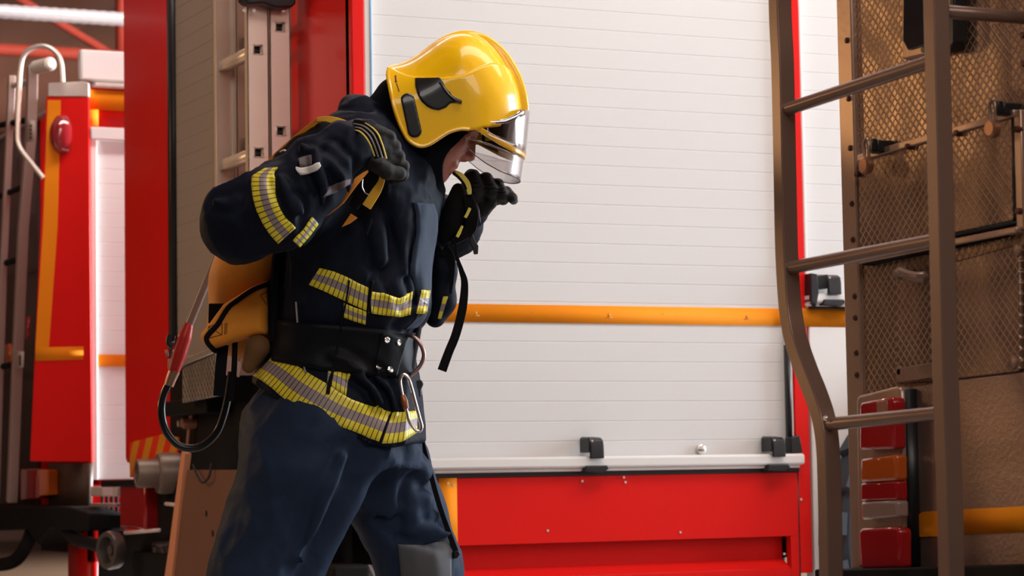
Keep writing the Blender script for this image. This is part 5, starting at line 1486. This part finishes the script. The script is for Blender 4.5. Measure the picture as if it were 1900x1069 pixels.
# ================================================================== belt with plate and ring
beltf = lambda P: loft(P, tor, 2.3) - 0.004
belt = drape('belt', jacket_solid, [(503, 668), (540, 676), (600, 686), (650, 690), (700, 694), (735, 700), (762, 700)], [(503, 592), (540, 598), (600, 604), (650, 608), (700, 612), (745, 620), (772, 618)], LEATH, FF, nu=60, nv=10, off=0.010, thick=0.004, relax=6)
bb = drape('belt_back', jacket_solid, [(503, 668), (600, 686), (700, 694), (765, 700)], [(503, 592), (600, 604), (700, 612), (768, 618)], LEATH, belt, nu=50, nv=8, off=0.010, thick=0.004, relax=6, back=True)
bp2 = drape('buckle_plate', jacket_solid, [(693, 688), (714, 694), (736, 700)], [(711, 619), (734, 622), (757, 627)], LEATH, belt, nu=20, nv=14, off=0.015, thick=0.005, relax=4)
for (a, b) in ((718, 631), (740, 636), (703, 681), (724, 686)):
    p = march(jacket_solid, [(a, b)], 0.0155)[0]; g_ = grad(jacket_core, p[None])[0]
    ax = LW(p + g_) - LW(p)
    MB().lathe(LW(p), ax, [(-0.001, 0.0075), (0.0012, 0.0072), (0.0022, 0.0055), (0.0012, 0.0038), (0.0006, 0.0030), (0.0006, 0.0)], 20).build('rivet', STEEL, bp2)
ltube('belt_ring', [L(752, 622, -0.10), L(765, 624, -0.115), L(777, 634, -0.12), L(785, 650, -0.12), L(786, 664, -0.12), L(779, 680, -0.12), L(768, 692, -0.12), L(757, 700, -0.115)], 0.0048, mat('worn_dark_ring', (0.45, 0.30, 0.28), 0.28, metal=0.9), belt, 12, 6)
ltube('belt_loop', [L(776, 606, -0.05), L(772, 630, -0.06), L(766, 660, -0.07), L(762, 700, -0.08)], 0.009, LEATH, belt, 10, 6)
# side release buckle at the belt
bk = lprism('strap_buckle', [(762, 712), (781, 704), (786, 712), (781, 724), (782, 734), (771, 746), (764, 738)], -0.07, 0.02, BLACK, belt, 0.003)
# carabiner hanging from the ring
CB = thing('carabiner', 'silver carabiner with rusty screw sleeve hanging from the belt ring', 'carabiner', LW(L(760, 745, -0.14)))
cp = [(748, 695), (756, 700), (762, 715), (770, 745), (778, 775), (782, 790), (780, 799), (773, 799), (765, 791), (758, 778), (755, 765), (749, 745), (744, 722), (742, 705)]
ltube('carabiner_body', [L(a, b, -0.16) for a, b in cp], 0.0042, mat('silver_alloy', (0.85, 0.78, 0.74), 0.22, metal=1.0), CB, 12, 5, closed=True)
ltube('screw_sleeve', [L(746.5, 733, -0.16), L(750, 745, -0.16), L(753.5, 759, -0.16)], [0.0062, 0.0085, 0.0066], mat('rusty_brass', (0.35, 0.14, 0.07), 0.4, metal=0.7), CB, 12, 4)
# lanyard strap hanging behind the thigh
sl = thing('lanyard_strap', 'long black webbing strap hanging from the belt down past the front thigh', 'strap', LW(L(800, 890, 0.02)))
ribbon('webbing', [L(775, 790, 0.0), L(784, 826, 0.02), L(800, 884, 0.03), (L(816, 940, 0.04)), L(832, 986, 0.05), L(848, 1030, 0.05)], [0.012, 0.013, 0.012, 0.012, 0.012, 0.014], WEB, sl, thick=0.004)
lprism('strap_end', [(841, 1024), (850, 1021), (854, 1028), (849, 1036), (843, 1037)], 0.045, 0.012, MATS['black_plastic'], sl, 0.002)

# ================================================================== breathing apparatus carried on the back
BA = thing('breathing_apparatus', 'orange-covered breathing apparatus pack with black trim, slung on the firefighter back by yellow-edged straps', 'backpack', LW(L(460, 560, 0.0)))
cyl = [(L(478, 430, 0.02), 0.078), (L(463, 520, 0.02), 0.088), (L(455, 600, 0.02), 0.086)]
def cov_f(P):
    d = chain(P, cyl, 0.03)
    near = np.abs(d) < 0.03
    d[near] -= ridge(P[near], 0.005, 9, (0.1, 0, 1), 2.5, 4.4)
    return d
cover = sdf_obj('cylinder_cover', cov_f, L(360, 700, -0.12) - 0.02, L(570, 350, 0.14) + 0.02, 0.007, ORANGE, BA)
# lower pouch with black piping
pch = [(402, 604), (424, 572), (470, 540), (503, 527), (504, 575), (503, 624), (478, 628), (448, 636), (404, 650), (388, 640), (383, 626)]
ptab = [(L(a, b, 0)[0], L(a, b, 0)[2]) for a, b in pch]
def pouch_f(P):
    q = poly2(P[:, [0, 2]], ptab)
    yy = P[:, 1] + 0.035
    d = smax(q, np.abs(yy) - 0.095, 0.03)
    near = np.abs(d) < 0.03
    d[near] -= ridge(P[near], 0.0035, 14, (1, 0, 0.4), 2.0, 1.4)
    return d
pouch = sdf_obj('lower_pouch', pouch_f, L(350, 690, -0.15) - 0.02, L(540, 490, 0.1) + 0.02, 0.006, ORANGE, BA)
pp = [(385, 598), (394, 606), (404, 600)]
edge_path = [(503, 525), (470, 538), (440, 558), (422, 573), (401, 603), (385, 620), (381, 630), (388, 642), (404, 652), (448, 638), (478, 630), (503, 626)]
ltube('piping', list(march(pouch_f, smooth_path([(a + (2 if a < 420 else 0), b) for a, b in edge_path], 4), 0.001, -0.3, 0.15, 120)), 0.0062, WEB, pouch, 8, 1)
# stitched box with a cross, and a triangle of stitching
st = mat('dark_stitching', (0.16, 0.05, 0.015), 0.6)
for seg in ([(387, 606), (412, 600)], [(412, 600), (412, 621)], [(412, 621), (386, 628)], [(386, 628), (387, 606)], [(388, 607), (411, 621)], [(411, 601), (388, 627)], [(418, 600), (417, 621)], [(421, 599), (420, 620)], [(497, 541), (483, 548)], [(483, 548), (502, 578)], [(497, 541), (502, 562)]):
    q = [(seg[0][0] + (seg[1][0] - seg[0][0]) * t / 4, seg[0][1] + (seg[1][1] - seg[0][1]) * t / 4) for t in range(5)]
    ltube('stitching', list(march(pouch_f, q, 0.0003, -0.3, 0.15, 120)), 0.0011, st, pouch, 5, 1)
lprism('side_strap', [(387, 563), (418, 563), (404, 584), (386, 600)], -0.10, 0.05, WEB, BA, 0.003)
lprism('back_plate', [(508, 440), (520, 440), (516, 640), (500, 640), (500, 520)], -0.12, 0.24, WEB, BA, 0.01)
ribbon('hanging_strap', [L(414, 640, -0.06), L(410, 680, -0.06), L(406, 735, -0.06)], 0.026, WEB, BA)
ribbon('hanging_strap', [L(436, 635, -0.07), L(434, 690, -0.07), L(428, 745, -0.07)], 0.013, WEB, BA)
pad = [(L(478, 645, -0.10), 0.030), (L(462, 680, -0.09), 0.016)]
sdf_obj('hip_pad', lambda P: chain(P, pad, 0.02), L(420, 740, -0.16) - 0.01, L(520, 600, -0.02) + 0.02, 0.006, BROWNP, BA)
lprism('grey_buckle', [(440, 672), (446, 668), (448, 680), (444, 700), (439, 700)], -0.10, 0.012, mat('pinkish_buckle', (0.55, 0.33, 0.27), 0.4), BA, 0.002)
# shoulder pad under the near strap and the strap itself
spf_pts = [(L(636, 246, -0.14), 0.026), (L(600, 243, -0.15), 0.022), (L(560, 272, -0.13), 0.024), (L(530, 300, -0.12), 0.030)]
sdf_obj('shoulder_pad', lambda P: smin(chain(P, spf_pts, 0.02), chain(P, [(L(640, 262, -0.16), 0.036), (L(590, 275, -0.16), 0.036), (L(550, 310, -0.15), 0.036)], 0.02), 0.02), L(470, 370, -0.24) - 0.02, L(700, 200, -0.02) + 0.02, 0.006, WEB, BA)
ribbon('shoulder_strap', [L(486, 322, -0.06), L(515, 290, -0.10), L(553, 256, -0.14), L(583, 229, -0.17), L(592, 223, -0.18)], [0.016, 0.020, 0.018, 0.013, 0.012], ORANGE, BA, thick=0.006, n=6)
ribbon('shoulder_strap', [L(590, 222, -0.18), L(606, 221, -0.20), L(625, 225, -0.22), L(644, 232, -0.26), L(656, 237, -0.30)], [0.010, 0.013, 0.017, 0.017, 0.015], YWEB, BA, thick=0.006, n=6)
# strap that wraps over the gripping hand
wrapc = [(655, 233, -0.335), (672, 236, -0.362), (688, 249, -0.378), (698, 268, -0.382), (706, 292, -0.372)]
wp = [L(*c) for c in wrapc]
ribbon('hand_strap', wp, 0.028, WEB, BA, thick=0.006, n=8)
for k, (o_x, o_y, mt_) in enumerate(((-11, 6, YPIPE), (-4, 2, GREYW), (3.5, -2, GREYW), (11, -6, YPIPE))):
    ltube('piping', [L(a + o_x * (0.4 + 0.6 * min(1, i_ / 2)), b + o_y * (1.6 - 0.5 * i_), d - 0.005) for i_, (a, b, d) in enumerate(wrapc)], 0.0019, mt_, BA, 6, 6)
# yellow crescent and orange lengths of strap below the hand
ribbon('strap_edge', [L(711, 306, -0.30), L(709, 328, -0.29), L(699, 353, -0.275), L(680, 384, -0.262)], [0.013, 0.015, 0.021, 0.022], YWEB, BA, thick=0.005)
ribbon('strap_edge', [L(683, 317, -0.33), L(658, 339, -0.34), L(630, 370, -0.325), L(602, 398, -0.30)], [0.004, 0.016, 0.025, 0.012], ORANGE, BA, thick=0.005)
ribbon('strap_core', [L(700, 306, -0.295), L(692, 328, -0.285), L(676, 350, -0.272), L(655, 385, -0.262)], [0.02, 0.03, 0.03, 0.02], WEB, BA, thick=0.01)
lprism('strap_edge', [(651, 396), (663, 404), (650, 414), (634, 421)], -0.262, 0.006, ORANGE, BA, 0.001)
ltube('strap_wire', [L(673, 333, -0.31), L(672, 346, -0.31), L(677, 357, -0.305), L(685, 361, -0.30)], 0.0013, STEEL, BA, 6)
ltube('strap_ring', [L(520, 282, -0.30), L(527, 279, -0.31), (L(534, 283, -0.33)), L(538, 292, -0.36), L(545, 302, -0.40)], 0.0022, mat('white_ring', (0.8, 0.7, 0.68), 0.4), BA, 8)
lprism('pad_patch', [(559, 259), (584, 263), (583, 272), (563, 274)], -0.205, 0.01, MAUVE, BA, 0.002)
# far shoulder pad gripped by the far hand
fp = [(L(850, 350, 0.055), 0.012), (L(852, 366, 0.055), 0.022), (L(849, 390, 0.05), 0.029), (L(840, 418, 0.05), 0.029), (L(826, 438, 0.05), 0.020)]
def fpad(P):
    Q = P.copy(); return chain(Q, [(p, r) for p, r in fp], 0.02)
sdf_obj('far_shoulder_pad', fpad, L(780, 480, 0.0) - 0.03, L(890, 320, 0.1) + 0.03, 0.005, WEB, BA)
ribbon('strap_edge', [L(842, 320, 0.01), L(854, 327, 0.0), L(865, 340, 0.0), L(870, 352, 0.0), L(871, 361, 0.0)], [0.012, 0.017, 0.017, 0.012, 0.008], mat('lemon_webbing', (0.85, 0.72, 0.12), 0.6), BA, thick=0.005)
ltube('strap_rim', [L(838, 318, 0.005), L(850, 328, -0.003), L(860, 340, -0.003), L(866, 352, 0.0)], 0.0028, WEB, BA, 6)
ribbon('strap_edge', [L(872, 386, 0.0), L(867, 397, 0.0), L(863, 404, 0.0)], 0.007, MATS['lemon_webbing'], BA, thick=0.004)
ribbon('strap_edge', [L(858, 419, 0.0), L(852, 432, 0.0), L(848, 440, 0.0)], [0.005, 0.008, 0.007], MATS['lemon_webbing'], BA, thick=0.004)
ribbon('strap_core', [L(868, 362, 0.02), L(872, 380, 0.02), L(876, 400, 0.02), L(872, 425, 0.03), L(858, 438, 0.03), L(838, 452, 0.03)], [0.02, 0.026, 0.03, 0.028, 0.022, 0.012], WEB, BA, thick=0.02)
lprism('strap_buckle', [(872, 432), (878, 436), (882, 448), (888, 456), (887, 471), (879, 472), (877, 462), (871, 448)], 0.03, 0.012, MATS['black_plastic'], BA, 0.002)
lprism('strap_buckle', [(884, 372), (889, 388), (892, 414), (886, 408), (880, 396)], 0.06, 0.012, MATS['black_plastic'], BA, 0.002)
ribbon('hanging_strap', [L(845, 452, 0.02), L(848, 478, 0.02), L(856, 502, 0.02), L(862, 527, 0.02), L(858, 572, 0.02), L(846, 620, 0.02), L(832, 655, 0.02), L(820, 688, 0.02)], [0.006, 0.008, 0.012, 0.017, 0.021, 0.021, 0.021, 0.022], WEB, BA, thick=0.004)

# ================================================================== grey lance with red grip and black hose loop, behind the firefighter
HS = bpy.data.objects.new('hose_lance', None); COL.objects.link(HS); HS.parent = BA
dh = 0.22
ltube('pipe', [L(418, 440, dh), L(384, 522, dh), L(350, 606, dh)], 0.0098, mat('grey_brown_pipe', (0.22, 0.14, 0.115), 0.4), HS, 12)
ltube('red_grip', [L(351, 600, dh), L(343, 625, dh), L(333, 655, dh), L(322, 690, dh)], [0.010, 0.0175, 0.0185, 0.0145], mat('red_grip_plastic', (0.42, 0.02, 0.015), 0.35), HS, 14)
ltube('ferrule', [L(324, 688, dh), L(318, 702, dh), L(313, 716, dh)], [0.0145, 0.0135, 0.012], mat('dull_copper_ferrule', (0.42, 0.24, 0.16), 0.35, metal=0.7), HS, 14)
ltube('trigger', [L(318, 622, dh), L(316, 636, dh), L(322, 640, dh)], 0.011, MATS['black_plastic'], HS, 10)
ltube('trigger_knob', [L(307, 656, dh), L(312, 655, dh)], 0.0085, MATS['dull_copper_ferrule'], HS, 10)
ltube('hose', [L(313, 712, dh), L(302, 738, dh), L(300, 768, dh), L(308, 800, dh), L(328, 824, dh), L(352, 832, dh), L(378, 826, dh), L(402, 803, dh), L(415, 770, dh), L(424, 730, dh), L(430, 690, dh)], 0.0095, mat('glossy_black_hose', (0.012, 0.012, 0.013), 0.22), HS, 12)
print('figure origin', PO)
